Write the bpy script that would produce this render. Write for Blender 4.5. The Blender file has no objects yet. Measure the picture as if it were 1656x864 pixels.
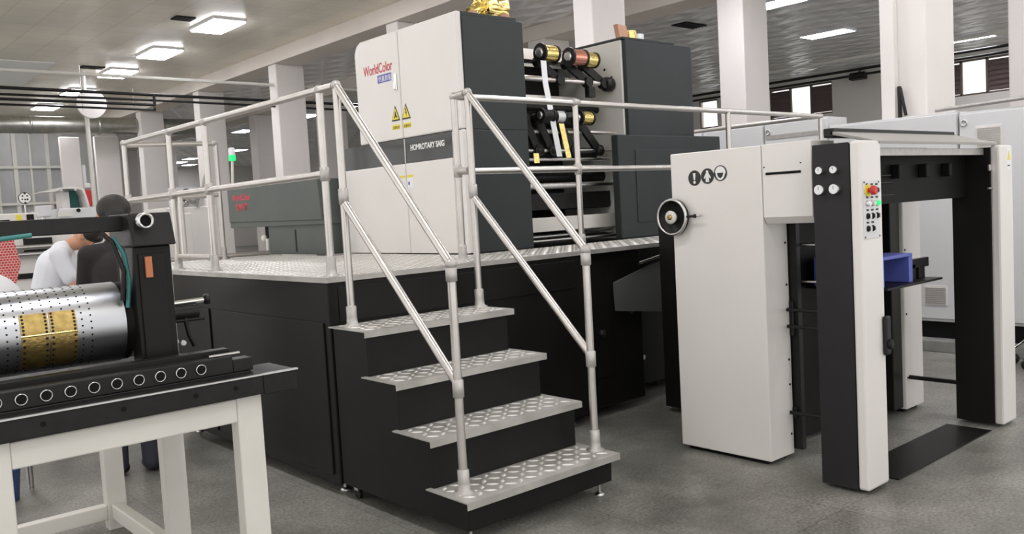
import bpy, math, random
from mathutils import Vector, Matrix
random.seed(7)
SC = bpy.context.scene
COL = SC.collection
R = math.radians
# ---------------------------------------------------------------- camera / light / exposure
F_PX, YAW, PIT, ROL = 1417.67, 0.855856, 0.0682946, 0.0557219
cd = bpy.data.cameras.new('camera'); cam = bpy.data.objects.new('camera', cd); COL.objects.link(cam)
fw = Vector((math.cos(YAW)*math.cos(PIT), math.sin(YAW)*math.cos(PIT), -math.sin(PIT)))
rt = Vector((math.sin(YAW), -math.cos(YAW), 0)); dn = fw.cross(rt)
r2 = math.cos(ROL)*rt + math.sin(ROL)*dn; d2 = -math.sin(ROL)*rt + math.cos(ROL)*dn
cam.matrix_world = Matrix(((r2.x, -d2.x, -fw.x, 0), (r2.y, -d2.y, -fw.y, 0), (r2.z, -d2.z, -fw.z, 1.6), (0, 0, 0, 1)))
cd.sensor_width = 36; cd.lens = 36*F_PX/1656; cd.clip_start = .05; cd.clip_end = 200
SC.camera = cam
w = bpy.data.worlds.new('sky'); SC.world = w; w.use_nodes = True
w.node_tree.nodes['Background'].inputs[0].default_value = (1.0, .985, .97, 1)
w.node_tree.nodes['Background'].inputs[1].default_value = 1.25
LAMP_POWER = 27.0
SC.view_settings.view_transform = 'Standard'; SC.view_settings.look = 'None'
SC.view_settings.exposure = 0.15; SC.view_settings.gamma = 1; SC.view_settings.use_curve_mapping = False

# ---------------------------------------------------------------- materials
M = {}
def mat(name, col, rough=.5, metal=0., emit=None, es=0., noise=0., nscale=6., bump=0., bscale=40., spec=.5, stretch=None):
    m = bpy.data.materials.new(name); m.use_nodes = True; nt = m.node_tree; N = nt.nodes; L = nt.links
    b = N['Principled BSDF']
    b.inputs['Base Color'].default_value = (*col, 1); b.inputs['Roughness'].default_value = rough
    b.inputs['Metallic'].default_value = metal; b.inputs['Specular IOR Level'].default_value = spec
    if emit:
        b.inputs['Emission Color'].default_value = (*emit, 1); b.inputs['Emission Strength'].default_value = es
    if noise or bump:
        tc = N.new('ShaderNodeTexCoord'); mp = N.new('ShaderNodeMapping'); L.new(tc.outputs['Object'], mp.inputs[0])
        if stretch: mp.inputs['Scale'].default_value = stretch
    if noise:
        n = N.new('ShaderNodeTexNoise'); n.inputs['Scale'].default_value = nscale; n.inputs['Detail'].default_value = 6
        L.new(mp.outputs[0], n.inputs[0]); r = N.new('ShaderNodeValToRGB')
        r.color_ramp.elements[0].position = .3; r.color_ramp.elements[1].position = .7
        r.color_ramp.elements[0].color = tuple(max(0, c*(1-noise)) for c in col)+(1,)
        r.color_ramp.elements[1].color = tuple(min(1, c*(1+noise)) for c in col)+(1,)
        L.new(n.outputs['Fac'], r.inputs[0]); L.new(r.outputs[0], b.inputs['Base Color'])
    if bump:
        n = N.new('ShaderNodeTexNoise'); n.inputs['Scale'].default_value = bscale; n.inputs['Detail'].default_value = 4
        L.new(mp.outputs[0], n.inputs[0]); bp = N.new('ShaderNodeBump'); bp.inputs['Strength'].default_value = bump
        bp.inputs['Distance'].default_value = .01
        L.new(n.outputs['Fac'], bp.inputs['Height']); L.new(bp.outputs[0], b.inputs['Normal'])
    M[name] = m; return m
mat('white_paint', (.74, .71, .68), .35, noise=.02, nscale=2)
mat('white_frame', (.70, .68, .63), .4, noise=.04, nscale=4)
mat('pillar_paint', (.74, .70, .67), .7, noise=.03, nscale=1.5)
mat('beam_paint', (.70, .64, .58), .7, noise=.05, nscale=1.2)
mat('cabinet_paint', (.66, .66, .67), .4, noise=.02, nscale=1)
mat('black_paint', (.009, .0085, .0075), .42, noise=.2, nscale=3, spec=.22)
mat('charcoal_paint', (.022, .020, .022), .5, noise=.1, nscale=3, spec=.25)
mat('hood_grey', (.30, .285, .26), .45)
mat('dark_grey_paint', (.032, .038, .039), .5, noise=.08, nscale=2, spec=.3)
mat('green_grey_paint', (.085, .10, .09), .5, noise=.1, nscale=2)
mat('black_iron', (.011, .0105, .010), .42, noise=.3, nscale=14, bump=.05, spec=.28)
mat('deep_black', (.006, .006, .006), .6, spec=.15)
mat('panel_grey', (.11, .115, .11), .45)
mat('aluminium', (.80, .76, .73), .36, 1., noise=.06, nscale=8, bump=.02, bscale=60, stretch=(1, 1, 1))
mat('rail_aluminium', (.62, .59, .56), .33, .85, noise=.07, nscale=10)
mat('rail_joint', (.50, .48, .46), .5, .6, noise=.1, nscale=25)
mat('checker_plate', (.50, .485, .455), .5, .5, noise=.16, nscale=7, bump=.1, bscale=30)
mat('checker_worn', (.88, .86, .82), .36, .4, noise=.08, nscale=12)
mat('steel', (.62, .61, .60), .28, 1., noise=.08, nscale=20)
mat('chrome', (.85, .85, .85), .13, 1.)
mat('drum_steel', (.50, .51, .53), .33, 1., bump=.015, bscale=3, stretch=(1, 14, 14))
mat('brass', (.46, .33, .12), .42, 1., noise=.25, nscale=30, bump=.25, bscale=60)
mat('gold_foil', (.93, .74, .28), .17, 1., bump=.3, bscale=30)
mat('copper_foil', (.85, .38, .28), .2, 1.)
mat('silver_foil', (.75, .76, .78), .3, .5)
mat('galvanised', (.42, .42, .38), .36, .9, noise=.18, nscale=5)
mat('red', (.55, .03, .03), .45)
mat('logo_red', (.55, .06, .08), .5)
mat('logo_blue', (.10, .09, .38), .5)
mat('yellow', (.80, .66, .05), .5)
mat('amber', (.85, .45, .03), .5)
mat('sticker_white', (.8, .8, .82), .5)
mat('black_mark', (.02, .02, .02), .5)
mat('white_mark', (.8, .8, .78), .5)
mat('blue_plastic', (.10, .13, .45), .45)
mat('navy_plastic', (.04, .08, .22), .5)
mat('cardboard', (.50, .28, .19), .8)
mat('green_light', (.02, .55, .15), .4, emit=(.01, 1, .22), es=.7)
mat('panel_white', (.9, .9, .88), .5)
mat('lamp', (.9, .9, 1), .5, emit=(.96, .95, 1.0), es=LAMP_POWER)
mat('lamp_trim', (.75, .75, .78), .5)
mat('dark_glass', (.035, .037, .035), .12)
mat('glass_panel', (.46, .46, .45), .3, noise=.2, nscale=.6)
mat('louvre', (.12, .085, .085), .6)
mat('window_frame', (.12, .09, .07), .6)
mat('wall_paint', (.66, .64, .60), .8, noise=.04, nscale=.6)
mat('skin', (.55, .29, .18), .55, bump=.05)
mat('hair', (.018, .015, .013), .6, bump=.6, bscale=70)
mat('white_cloth', (.72, .73, .78), .85, bump=.2, bscale=12)
mat('black_cloth', (.022, .017, .018), .9, bump=.3, bscale=14)
mat('trousers', (.03, .03, .045), .9, bump=.2, bscale=20)
mat('teal', (.04, .20, .19), .5)
mat('kerb', (.22, .22, .21), .7, noise=.2)
mat('orange', (.50, .17, .07), .5)

def tex_floor():
    m = mat('floor_terrazzo', (.2, .2, .19), .3); nt = m.node_tree; N = nt.nodes; L = nt.links; b = N['Principled BSDF']
    tc = N.new('ShaderNodeTexCoord')
    n1 = N.new('ShaderNodeTexNoise'); n1.inputs['Scale'].default_value = .8; n1.inputs['Detail'].default_value = 9; n1.inputs['Roughness'].default_value = .7
    n2 = N.new('ShaderNodeTexNoise'); n2.inputs['Scale'].default_value = 60; n2.inputs['Detail'].default_value = 3
    for n in (n1, n2): L.new(tc.outputs['Object'], n.inputs[0])
    r1 = N.new('ShaderNodeValToRGB'); e = r1.color_ramp.elements
    e[0].position = .33; e[0].color = (.10, .097, .084, 1); e[1].position = .7; e[1].color = (.38, .37, .34, 1)
    L.new(n1.outputs['Fac'], r1.inputs[0])
    r2_ = N.new('ShaderNodeValToRGB'); e = r2_.color_ramp.elements
    e[0].position = .36; e[0].color = (.6, .6, .6, 1); e[1].position = .62; e[1].color = (1.2, 1.2, 1.18, 1)
    L.new(n2.outputs['Fac'], r2_.inputs[0])
    mx = N.new('ShaderNodeMix'); mx.data_type = 'RGBA'; mx.blend_type = 'MULTIPLY'; mx.inputs[0].default_value = .8
    L.new(r1.outputs[0], mx.inputs[6]); L.new(r2_.outputs[0], mx.inputs[7])
    bk = N.new('ShaderNodeTexBrick'); bk.offset = 0; bk.inputs['Scale'].default_value = 1
    bk.inputs['Brick Width'].default_value = .8; bk.inputs['Row Height'].default_value = .8; bk.inputs['Mortar Size'].default_value = .004
    bk.inputs['Color1'].default_value = (1, 1, 1, 1); bk.inputs['Color2'].default_value = (.93, .93, .93, 1); bk.inputs['Mortar'].default_value = (.62, .62, .6, 1)
    L.new(tc.outputs['Object'], bk.inputs[0])
    m2 = N.new('ShaderNodeMix'); m2.data_type = 'RGBA'; m2.blend_type = 'MULTIPLY'; m2.inputs[0].default_value = .8
    L.new(mx.outputs[2], m2.inputs[6]); L.new(bk.outputs[0], m2.inputs[7]); L.new(m2.outputs[2], b.inputs['Base Color'])
    mr = N.new('ShaderNodeMapRange'); mr.inputs[3].default_value = .28; mr.inputs[4].default_value = .5
    L.new(n1.outputs['Fac'], mr.inputs[0]); L.new(mr.outputs[0], b.inputs['Roughness'])
tex_floor()
def tex_ceiling(name, col, wavy, metal):
    m = mat(name, col, .24 if wavy else .36, metal); nt = m.node_tree; N = nt.nodes; L = nt.links; b = N['Principled BSDF']
    tc = N.new('ShaderNodeTexCoord')
    n = N.new('ShaderNodeTexNoise'); n.inputs['Scale'].default_value = .5; n.inputs['Detail'].default_value = 5
    L.new(tc.outputs['Object'], n.inputs[0])
    r = N.new('ShaderNodeValToRGB'); e = r.color_ramp.elements; e[0].position = .3; e[1].position = .7
    e[0].color = tuple(c*.88 for c in col)+(1,); e[1].color = tuple(min(1, c*1.1) for c in col)+(1,)
    L.new(n.outputs['Fac'], r.inputs[0])
    bk = N.new('ShaderNodeTexBrick'); bk.offset = 0; bk.inputs['Scale'].default_value = 1
    bk.inputs['Brick Width'].default_value = .6; bk.inputs['Row Height'].default_value = .6; bk.inputs['Mortar Size'].default_value = .006
    bk.inputs['Color1'].default_value = (1, 1, 1, 1); bk.inputs['Color2'].default_value = (.95, .95, .95, 1); bk.inputs['Mortar'].default_value = (.7, .7, .68, 1)
    L.new(tc.outputs['Object'], bk.inputs[0])
    mx = N.new('ShaderNodeMix'); mx.data_type = 'RGBA'; mx.blend_type = 'MULTIPLY'; mx.inputs[0].default_value = 1
    L.new(r.outputs[0], mx.inputs[6]); L.new(bk.outputs[0], mx.inputs[7]); L.new(mx.outputs[2], b.inputs['Base Color'])
    def wave(rot, sc):
        mp = N.new('ShaderNodeMapping'); mp.inputs['Rotation'].default_value = (0, 0, R(rot)); L.new(tc.outputs['Object'], mp.inputs[0])
        wv = N.new('ShaderNodeTexWave'); wv.inputs['Scale'].default_value = sc; wv.inputs['Distortion'].default_value = 1.2
        wv.inputs['Detail'].default_value = 1; wv.inputs['Detail Scale'].default_value = .6; L.new(mp.outputs[0], wv.inputs[0]); return wv
    sc = .55 if wavy else .25
    w1, w2 = wave(28, sc), wave(-34, sc*.9)
    wv = N.new('ShaderNodeMath'); wv.operation = 'MAXIMUM'; L.new(w1.outputs['Fac'], wv.inputs[0]); L.new(w2.outputs['Fac'], wv.inputs[1])
    bp = N.new('ShaderNodeBump'); bp.inputs['Strength'].default_value = .9 if wavy else .25; bp.inputs['Distance'].default_value = .09 if wavy else .05
    L.new(wv.outputs[0], bp.inputs['Height']); L.new(bp.outputs[0], b.inputs['Normal'])
tex_ceiling('ceiling_sheet', (.84, .79, .665), False, .12)
tex_ceiling('ceiling_embossed', (.93, .92, .93), True, .12)
def tex_print():
    m = mat('printed_sheet', (.5, .05, .05), .4); nt = m.node_tree; N = nt.nodes; L = nt.links; b = N['Principled BSDF']
    tc = N.new('ShaderNodeTexCoord'); bk = N.new('ShaderNodeTexBrick'); bk.inputs['Scale'].default_value = 1
    bk.inputs['Brick Width'].default_value = .018; bk.inputs['Row Height'].default_value = .016; bk.inputs['Mortar Size'].default_value = .0016
    bk.inputs['Color1'].default_value = (.5, .03, .03, 1); bk.inputs['Color2'].default_value = (.42, .02, .03, 1); bk.inputs['Mortar'].default_value = (.75, .5, .45, 1)
    mp = N.new('ShaderNodeMapping'); mp.inputs['Rotation'].default_value = (R(90), 0, 0)
    L.new(tc.outputs['Object'], mp.inputs[0]); L.new(mp.outputs[0], bk.inputs[0]); L.new(bk.outputs[0], b.inputs['Base Color'])
tex_print()

# ---------------------------------------------------------------- mesh builder
class MB:
    def __init__(s): s.v = []; s.f = []; s.sm = []
    def add(s, vs, fs, smooth=False):
        o = len(s.v); s.v += [Vector(v) for v in vs]; s.f += [[i+o for i in f] for f in fs]; s.sm += [smooth]*len(fs); return s
    def box(s, x0, x1, y0, y1, z0, z1):
        v = [(x, y, z) for z in (z0, z1) for y in (y0, y1) for x in (x0, x1)]
        return s.add(v, [(0, 2, 3, 1), (4, 5, 7, 6), (0, 1, 5, 4), (2, 6, 7, 3), (0, 4, 6, 2), (1, 3, 7, 5)])
    def prism(s, pts, ax, a, b):     # polygon in the plane across axis ax, extruded from a to b
        def P(p, t):
            q = list(p); q.insert(ax, t); return tuple(q)
        n = len(pts); v = [P(p, a) for p in pts]+[P(p, b) for p in pts]
        fs = [tuple(range(n)), tuple(range(2*n-1, n-1, -1))]+[(i, i+n, (i+1) % n+n, (i+1) % n) for i in range(n)]
        return s.add(v, fs)
    def lathe(s, c, ax, prof, n=24, smooth=True, cap=True):
        if not cap: prof = list(prof)+[prof[0]]
        c = Vector(c); A = Vector(ax).normalized(); U = A.orthogonal().normalized(); V = A.cross(U)
        vs = []; fs = []
        for r, h in prof:
            for k in range(n):
                t = 2*math.pi*k/n; vs.append(c+A*h+(U*math.cos(t)+V*math.sin(t))*r)
        m = len(prof)
        for i in range(m-1):
            for k in range(n): fs.append((i*n+k, i*n+(k+1) % n, (i+1)*n+(k+1) % n, (i+1)*n+k))
        s.add(vs, fs, smooth)
        if cap:
            s.add(vs[:n], [tuple(range(n-1, -1, -1))]); s.add(vs[-n:], [tuple(range(n))])
        return s
    def tube(s, p, q, r, r2=None, n=14):
        p = Vector(p); q = Vector(q); return s.lathe(p, q-p, [(r, 0), (r if r2 is None else r2, (q-p).length)], n)
    def ball(s, c, r, n=14, m=9):
        if not isinstance(r, (tuple, list)): r = (r, r, r)
        c = Vector(c); vs = [c+Vector((0, 0, -r[2]))]; fs = []
        for i in range(1, m):
            t = math.pi*i/m-math.pi/2
            for k in range(n):
                a = 2*math.pi*k/n; vs.append(c+Vector((math.cos(t)*math.cos(a)*r[0], math.cos(t)*math.sin(a)*r[1], math.sin(t)*r[2])))
        vs.append(c+Vector((0, 0, r[2]))); T = len(vs)-1
        for k in range(n):
            fs.append((0, 1+(k+1) % n, 1+k)); fs.append((T, T-n+k, T-n+(k+1) % n))
        for i in range(m-2):
            for k in range(n): fs.append((1+i*n+k, 1+i*n+(k+1) % n, 1+(i+1)*n+(k+1) % n, 1+(i+1)*n+k))
        return s.add(vs, fs, True)
    def path(s, pts, r, n=10):
        for a, b in zip(pts, pts[1:]): s.tube(a, b, r, n=n)
        for p in pts[1:-1]: s.ball(p, r*1.01, n, 6)
        return s
    def build(s, name, m, parent=None, bevel=0., mods=None):
        me = bpy.data.meshes.new(name); o = bpy.data.objects.new(name, me); COL.objects.link(o)
        off = Vector((0, 0, 0))
        if parent is not None:
            o.parent = parent; p = parent
            while p is not None: off += p.location; p = p.parent
        else:
            mn = Vector([min(v[i] for v in s.v) for i in range(3)]); mxx = Vector([max(v[i] for v in s.v) for i in range(3)])
            off = Vector(((mn.x+mxx.x)/2, (mn.y+mxx.y)/2, mn.z)); o.location = off
        me.from_pydata([v-off for v in s.v], [], s.f); me.update()
        for p, f in zip(me.polygons, s.sm): p.use_smooth = f
        me.materials.append(M[m] if isinstance(m, str) else m)
        if bevel:
            b = o.modifiers.new('bevel', 'BEVEL'); b.width = bevel; b.segments = 2; b.limit_method = 'ANGLE'; b.angle_limit = R(40)
        return o
def B(*a): return MB().box(*a)
def T(*a, **k): return MB().tube(*a, **k)
def tag(o, label=None, cat=None, group=None, kind=None):
    if label: o['label'] = label
    if cat: o['category'] = cat
    if group: o['group'] = group
    if kind: o['kind'] = kind
    return o
def thing(name, label, cat, loc, group=None):
    o = bpy.data.objects.new(name, None); o.empty_display_size = .1; COL.objects.link(o); o.location = loc
    return tag(o, label, cat, group)
def text(s, name, m, parent, origin, xdir, up, size, extrude=.0008, xscale=1., shear=0., align='LEFT', bold=0.):
    c = bpy.data.curves.new(name, 'FONT'); c.body = s; c.size = size; c.extrude = extrude; c.align_x = align; c.shear = shear; c.offset = bold
    o0 = bpy.data.objects.new(name, c); COL.objects.link(o0); bpy.context.view_layer.update()
    me = bpy.data.meshes.new_from_object(o0.evaluated_get(bpy.context.evaluated_depsgraph_get()))
    COL.objects.unlink(o0); bpy.data.objects.remove(o0)
    o = bpy.data.objects.new(name, me); COL.objects.link(o)
    X = Vector(xdir).normalized(); Y = Vector(up).normalized(); Z = X.cross(Y)
    off = Vector((0, 0, 0)); p = parent
    while p is not None: off += p.location; p = p.parent
    O = Vector(origin)-off
    for v in me.vertices:
        v.co = O+X*v.co.x*xscale+Y*v.co.y+Z*v.co.z
    me.materials.clear(); me.materials.append(M[m]); o.parent = parent
    return o
def diamond(mb, x0, x1, y0, y1, z, pitch=.062, L=.027, W=.0115, h=.0028):
    nx = int((x1-x0)/pitch); ny = int((y1-y0)/pitch)
    ox = (x1-x0-(nx-1)*pitch)/2 if nx else 0; oy = (y1-y0-(ny-1)*pitch)/2 if ny else 0
    for i in range(nx):
        for j in range(ny):
            a = R(45) if (i+j) % 2 else R(-45)
            cx, cy = x0+ox+i*pitch, y0+oy+j*pitch; c, s_ = math.cos(a), math.sin(a)
            P = lambda u, v, q: (cx+u*c-v*s_, cy+u*s_+v*c, z+q)
            mb.add([P(-L, 0, 0), P(0, -W, 0), P(L, 0, 0), P(0, W, 0), P(-L*.6, 0, h), P(0, -W*.55, h), P(L*.6, 0, h), P(0, W*.55, h)],
                   [(0, 1, 5, 4), (1, 2, 6, 5), (2, 3, 7, 6), (3, 0, 4, 7), (4, 5, 6, 7)])
    return mb
XM, YM, XP, YP, ZP = (-1, 0, 0), (0, -1, 0), (1, 0, 0), (0, 1, 0), (0, 0, 1)

# ---------------------------------------------------------------- setting
CZ = 5.3
tag(B(-3, 27, -3, 57, -.1, 0).build('floor', 'floor_terrazzo'), 'grey mottled terrazzo factory floor', kind='structure')
tag(B(-3, 9.0, -3, 57, CZ, CZ+.1).build('ceiling', 'ceiling_sheet'), 'olive grey sheet ceiling left of the beam', kind='structure')
tag(B(9.0, 27, -3, 57, CZ, CZ+.1).build('ceiling', 'ceiling_embossed'), 'embossed tile ceiling right of the beam', kind='structure')
WX = 26.3
# wall with high windows (openings)
wins = [(2.0, 5.5), (18.72, 19.5), (14.36, 16.6), (8.37, 11.15)]
wb = MB(); wb.box(WX, WX+.25, -3, 57, 0, 4.02); wb.box(WX, WX+.25, -3, 57, 5.02, CZ)
ys = [-3]+[v for a in sorted(wins) for v in a]+[57]
for a, b in zip(ys[::2], ys[1::2]): wb.box(WX, WX+.25, a, b, 4.02, 5.02)
tag(wb.build('wall_right', 'wall_paint'), 'pale far wall with high windows', kind='structure')
def window(n, y0, y1, kinds, lab):
    fr = MB()
    fr.box(WX+.02, WX+.1, y0, y1, 4.02, 4.07); fr.box(WX+.02, WX+.1, y0, y1, 4.97, 5.02)
    k = len(kinds); wd = (y1-y0)/k
    for i in range(k+1):
        y = y0+i*wd; fr.box(WX+.02, WX+.1, max(y0, y-.03), min(y1, y+.03), 4.02, 5.02)
    o = tag(fr.build('window_%d' % n, 'window_frame'), lab, kind='structure')
    for i, c in enumerate(kinds):
        if c == 'l':
            l = MB()
            for j in range(6):
                z = 4.12+j*.138
                l.prism([(WX+.03, z), (WX+.05, z-.035), (WX+.13, z+.10), (WX+.11, z+.13)], 1, y0+i*wd+.03, y0+(i+1)*wd-.03)
            l.build('louvre_blind', 'louvre', o)
    return o
window(4, 2.0, 5.5, 'gggg', 'unseen high window added further along the right wall to let in light')  # out-of-view opening added to bring more light into the right bay
window(1, 18.72, 19.5, 'g', 'bright high window beside the right press tower')
window(2, 14.36, 16.6, 'lgl', 'high window with louvres either side of a bright pane, left of the flood lamp')
window(3, 8.37, 11.15, 'glgl', 'high window with bright pane and louvre at the right edge')
tag(B(-3, 27, 56, 56.2, 0, CZ).build('wall_back', 'wall_paint'), 'rear end wall of the hall', kind='structure')
# main beam along the machine hall and its pillars
tag(B(8.95, 9.62, -3, 56, 5.0, CZ).build('trim_1', 'beam_paint', bevel=.01), 'long cream ceiling beam over the left row of pillars', kind='structure')
tag(B(12.58, 13.3, -3, 56, 5.0, CZ).build('trim_2', 'beam_paint', bevel=.01), 'long cream ceiling beam over the second row of pillars', kind='structure')
n = 3
for X0, X1, D in ((9.0, 9.68, .37), (12.58, 13.3, .5)):
    for y in (3.9, 8.39, 13.1, 17.85, 22.2, 26.6, 31, 35.5, 40, 44.5):
        tag(B(X0, X1, y, y+D, 0, 5.0).build('trim_%d' % n, 'pillar_paint', bevel=.02), 'square white pillar carrying the ceiling beam', kind='structure'); n += 1
# glazed partition at the left rear
gp = MB(); gp.box(-3, 8.95, 31, 31.06, 0, CZ-.01)
go = tag(gp.build('window_5', 'glass_panel'), 'tall grey glazed partition at the left rear', kind='structure')
for i in range(8): B(4.6+i*.47, 4.66+i*.47+(.06 if i % 2 == 0 else 0), 30.93, 31, 0, 4.85).build('mullion', 'white_frame', go)
for z in (2.55, 3.7): B(3, 8.0, 30.9, 30.99, z-.04, z+.04).build('transom', 'white_frame', go)
for a, b, y in ((7.2, 7.75, 28.3), (8.08, 8.78, 28)):
    tag(B(a, b, y, y+.15, 0, 4.4).build('trim_%d' % n, 'pillar_paint', bevel=.02), 'flat white wall panel under the air duct', kind='structure'); n += 1
# ---------------------------------------------------------------- ceiling lamps
def lamp(x, y, label, group, wx=.62, wy=1.15):
    t = thing('ceiling_light', label, 'light', (x, y, CZ), group)
    f = MB(); z0 = CZ-.045
    for a in ((x-wx/2, x+wx/2, y-wy/2, y-wy/2+.02), (x-wx/2, x+wx/2, y+wy/2-.02, y+wy/2), (x-wx/2, x-wx/2+.02, y-wy/2+.02, y+wy/2-.02), (x+wx/2-.02, x+wx/2, y-wy/2+.02, y+wy/2-.02)):
        f.box(*a, z0, CZ)
    f.build('frame', 'lamp_trim', t)
    B(x-wx/2+.02, x+wx/2-.02, y-wy/2+.02, y+wy/2-.02, CZ-(.07 if x < 9 else .04), CZ-.005).build('diffuser', 'lamp', t)
seen = {15.95: 'nearest and largest square ceiling lamp at upper left', 19.0: 'second ceiling lamp from the front in the left row', 21.8: 'third ceiling lamp from the front in the left row',
        25.1: 'fourth ceiling lamp of the left row, behind the round disc', 28.3: 'farthest ceiling lamp of the left row, above the air duct'}
for y, l in seen.items(): lamp(6.94, y, l, 'ceiling lamps of the left row')
for y in (12.8, 9.6, 6.4, 3.2, 0): lamp(6.94, y, 'unseen ceiling lamp added over the press, continuing the left row', 'added unseen ceiling lamps over the press')  # lamps added out of view, extending the row to light the hall
for y in (12.8, 8, 3.2, -1.5): lamp(1.5, y, 'unseen ceiling lamp added over the aisle behind the cutting machine', 'added unseen ceiling lamps over the aisle')  # extra row outside the view, added for illumination
lamp(19.65, 10.8, 'bright oblong ceiling lamp between the two right hand pillars', 'ceiling lamps of the right bay')
lamp(15.5, 9.62, 'ceiling lamp cut by the top edge right of the middle pillar', 'ceiling lamps of the right bay')
lamp(24.1, 9.35, 'small ceiling lamp near the right edge window', 'ceiling lamps of the right bay')
for x, y in ((11.2, 2.5), (15.5, 4.5), (19.6, 5), (11.2, 8), (23.5, 3)): lamp(x, y, 'unseen ceiling lamp added in the right bay out over the cabinets', 'added unseen ceiling lamps over the cabinets')  # out-of-frame lamps added to brighten the right bay
for x, y in ((15.55, 28.6), (15.55, 25.6), (19.0, 48.6), (19.4, 51.4), (19.3, 43), (20.8, 53.5), (15.55, 40), (15.55, 34)): lamp(x, y, 'distant ceiling lamp seen under the cream beam', 'distant ceiling lamps beyond the beam')
def vent(x0, x1, y0, y1, label):
    t = thing('ceiling_vent', label, 'vent', ((x0+x1)/2, (y0+y1)/2, CZ))
    B(x0, x1, y0, y1, CZ-.012, CZ-.002).build('opening', 'deep_black', t)
    f = MB()
    for i in range(5): yy = y0+(y1-y0)*(i+.5)/5; f.box(x0, x1, yy-.012, yy+.012, CZ-.03, CZ-.012)
    f.build('grille', 'black_iron', t)
vent(15.3, 16.05, 11.6, 12.0, 'dark ceiling vent between the tower and the middle pillar')
vent(6.05, 6.4, 15.6, 15.9, 'small dark ceiling vent left of the largest lamp')
vent(6.0, 6.5, 21.2, 21.5, 'dark ceiling vent left of the third ceiling lamp')
vent(20.4, 21.3, 13.5, 14.1, 'dark ceiling vent left of the oblong ceiling lamp')
tag(MB().prism([(2.5, 21.0), (5.4, 21.0), (5.47, 24.4), (2.5, 24.4)], 2, CZ-.03, CZ-.005).build('ceiling_panel', 'panel_white'), 'pale grey flat panel on the ceiling at far left', 'panel')
tag(MB().lathe((11.95, 11.45, CZ-.08), ZP, [(.05, 0), (.1, .02), (.1, .078)], 20).build('smoke_detector', 'sticker_white'), 'small round smoke detector on the ceiling right of the cut-off pillar', 'detector')
# ---------------------------------------------------------------- ducts, conduits, disc
dt = thing('air_duct', 'large round galvanised air duct under the ceiling at the left', 'duct', (6, 27, 4.55))
T((-2, 27, 4.56), (11.7, 27, 4.62), .24, n=28).build('duct_pipe', 'galvanised', dt)
for x in (2.5, 4.3, 6.1, 7.9, 9.7, 11.6): MB().lathe((x, 27, 4.595), XP, [(.24, 0), (.255, .02), (.255, .06), (.24, .08)], 28).build('duct_flange', 'galvanised', dt)
def conduit(name, pts, r, m, label): return tag(MB().path(pts, r).build(name, m), label, 'pipe')
conduit('water_pipe', [(0, 18, 4.6), (12.5, 18, 4.54)], .035, 'white_frame', 'thin white pipe hung highest across the left hall')
conduit('conduit', [(0, 18, 4.29), (14, 18, 4.17)], .032, 'black_iron', 'upper dark conduit hung across the left hall')
conduit('conduit', [(0, 18, 4.15), (6.35, 18, 4.13), (14, 18, 4.02)], .024, 'black_iron', 'second dark conduit hung just below the upper one')
conduit('conduit', [(0, 17.88, 4.06), (6.35, 17.88, 4.02), (6.35, 17.88, 4.22)], .028, 'black_iron', 'dark conduit that turns up at an elbow beside the disc')
conduit('conduit', [(0, 17.88, 3.97), (6.35, 17.88, 3.92), (6.35, 17.88, 3.97)], .022, 'black_iron', 'lowest dark conduit ending behind the disc')
for i, zt, l in ((5.05, 4.75, 'thin rod hanging the conduits left of the disc'), (6.0, 4.35, 'thin rod hanging the conduits right of the disc')):
    tag(T((i, 18.04, 3.9), (i, 18.04, zt), .009, n=6).build('hanger_rod', 'steel'), l, 'rod')
t = thing('disc_sign', 'plain white round disc on a tall thin pole at the left', 'sign', (6.3, 22, 0))
T((6.26, 22, 0), (6.22, 22, CZ), .05).build('pole', 'white_frame', t)
MB().lathe((6.32, 21.9, 4.53), YM, [(.32, 0), (.335, .01), (.335, .04), (.32, .05)], 40).build('disc', 'pillar_paint', t)
# right hand ceiling pipes
conduit('water_pipe', [(22.6, 0, 5.05), (22.6, 26, 5.05)], .04, 'white_frame', 'pale pipe under the right ceiling, nearest')
conduit('conduit', [(24.0, 0, 4.93), (24.0, 26, 4.93)], .04, 'black_iron', 'upper dark conduit under the right ceiling')
conduit('conduit', [(24.0, 0, 4.77), (24.0, 26, 4.77)], .035, 'black_iron', 'lower dark conduit under the right ceiling')
t = thing('flood_lamp', 'dark flood lamp on a bracket high on the far right wall', 'lamp', (26.2, 13.4, 4.95))
T((26.29, 13.4, 5.2), (26.05, 13.4, 5.08), .02).build('bracket', 'black_iron', t)
MB().prism([(26.0, 4.93), (26.22, 4.9), (26.26, 5.08), (26.08, 5.14)], 1, 13.15, 13.65).build('lamp_body', 'black_iron', t, bevel=.02)

# ---------------------------------------------------------------- work platform
PZ = 1.26; PX0, PY0, PY1 = 2.435, 4.40, 6.78
pf = thing('work_platform', 'black steel work platform with silver checker plate deck around the press', 'platform', (3.4, 5.5, 0))
s = MB(); s.prism([(PX0, PY0), (4.5, PY0), (4.5, 4.9), (5.2, 4.9), (5.2, PY1), (PX0, PY1)], 2, .07, PZ-.03)
s.build('platform_body', 'black_paint', pf, bevel=.006)
B(PX0-.012, PX0, 4.46, 6.05, .12, 1.0).build('side_panel', 'black_paint', pf, bevel=.004)
B(PX0-.012, PX0, 6.1, 6.74, .12, 1.0).build('side_panel', 'black_paint', pf, bevel=.004)
B(2.5, 4.4, PY0-.008, PY0, 1.0, 1.2).build('front_panel', 'black_paint', pf, bevel=.003)
d = MB()
d.box(PX0-.008, 4.09, PY0-.008, PY1+.0, PZ-.03, PZ); d.box(4.09, 7.9, PY0-.008, 5.17, PZ-.03, PZ); d.box(PX0, 3.86, PY1, 9.3, PZ-.03, PZ)
dk = d.build('deck_plate', 'checker_plate', pf)
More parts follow.
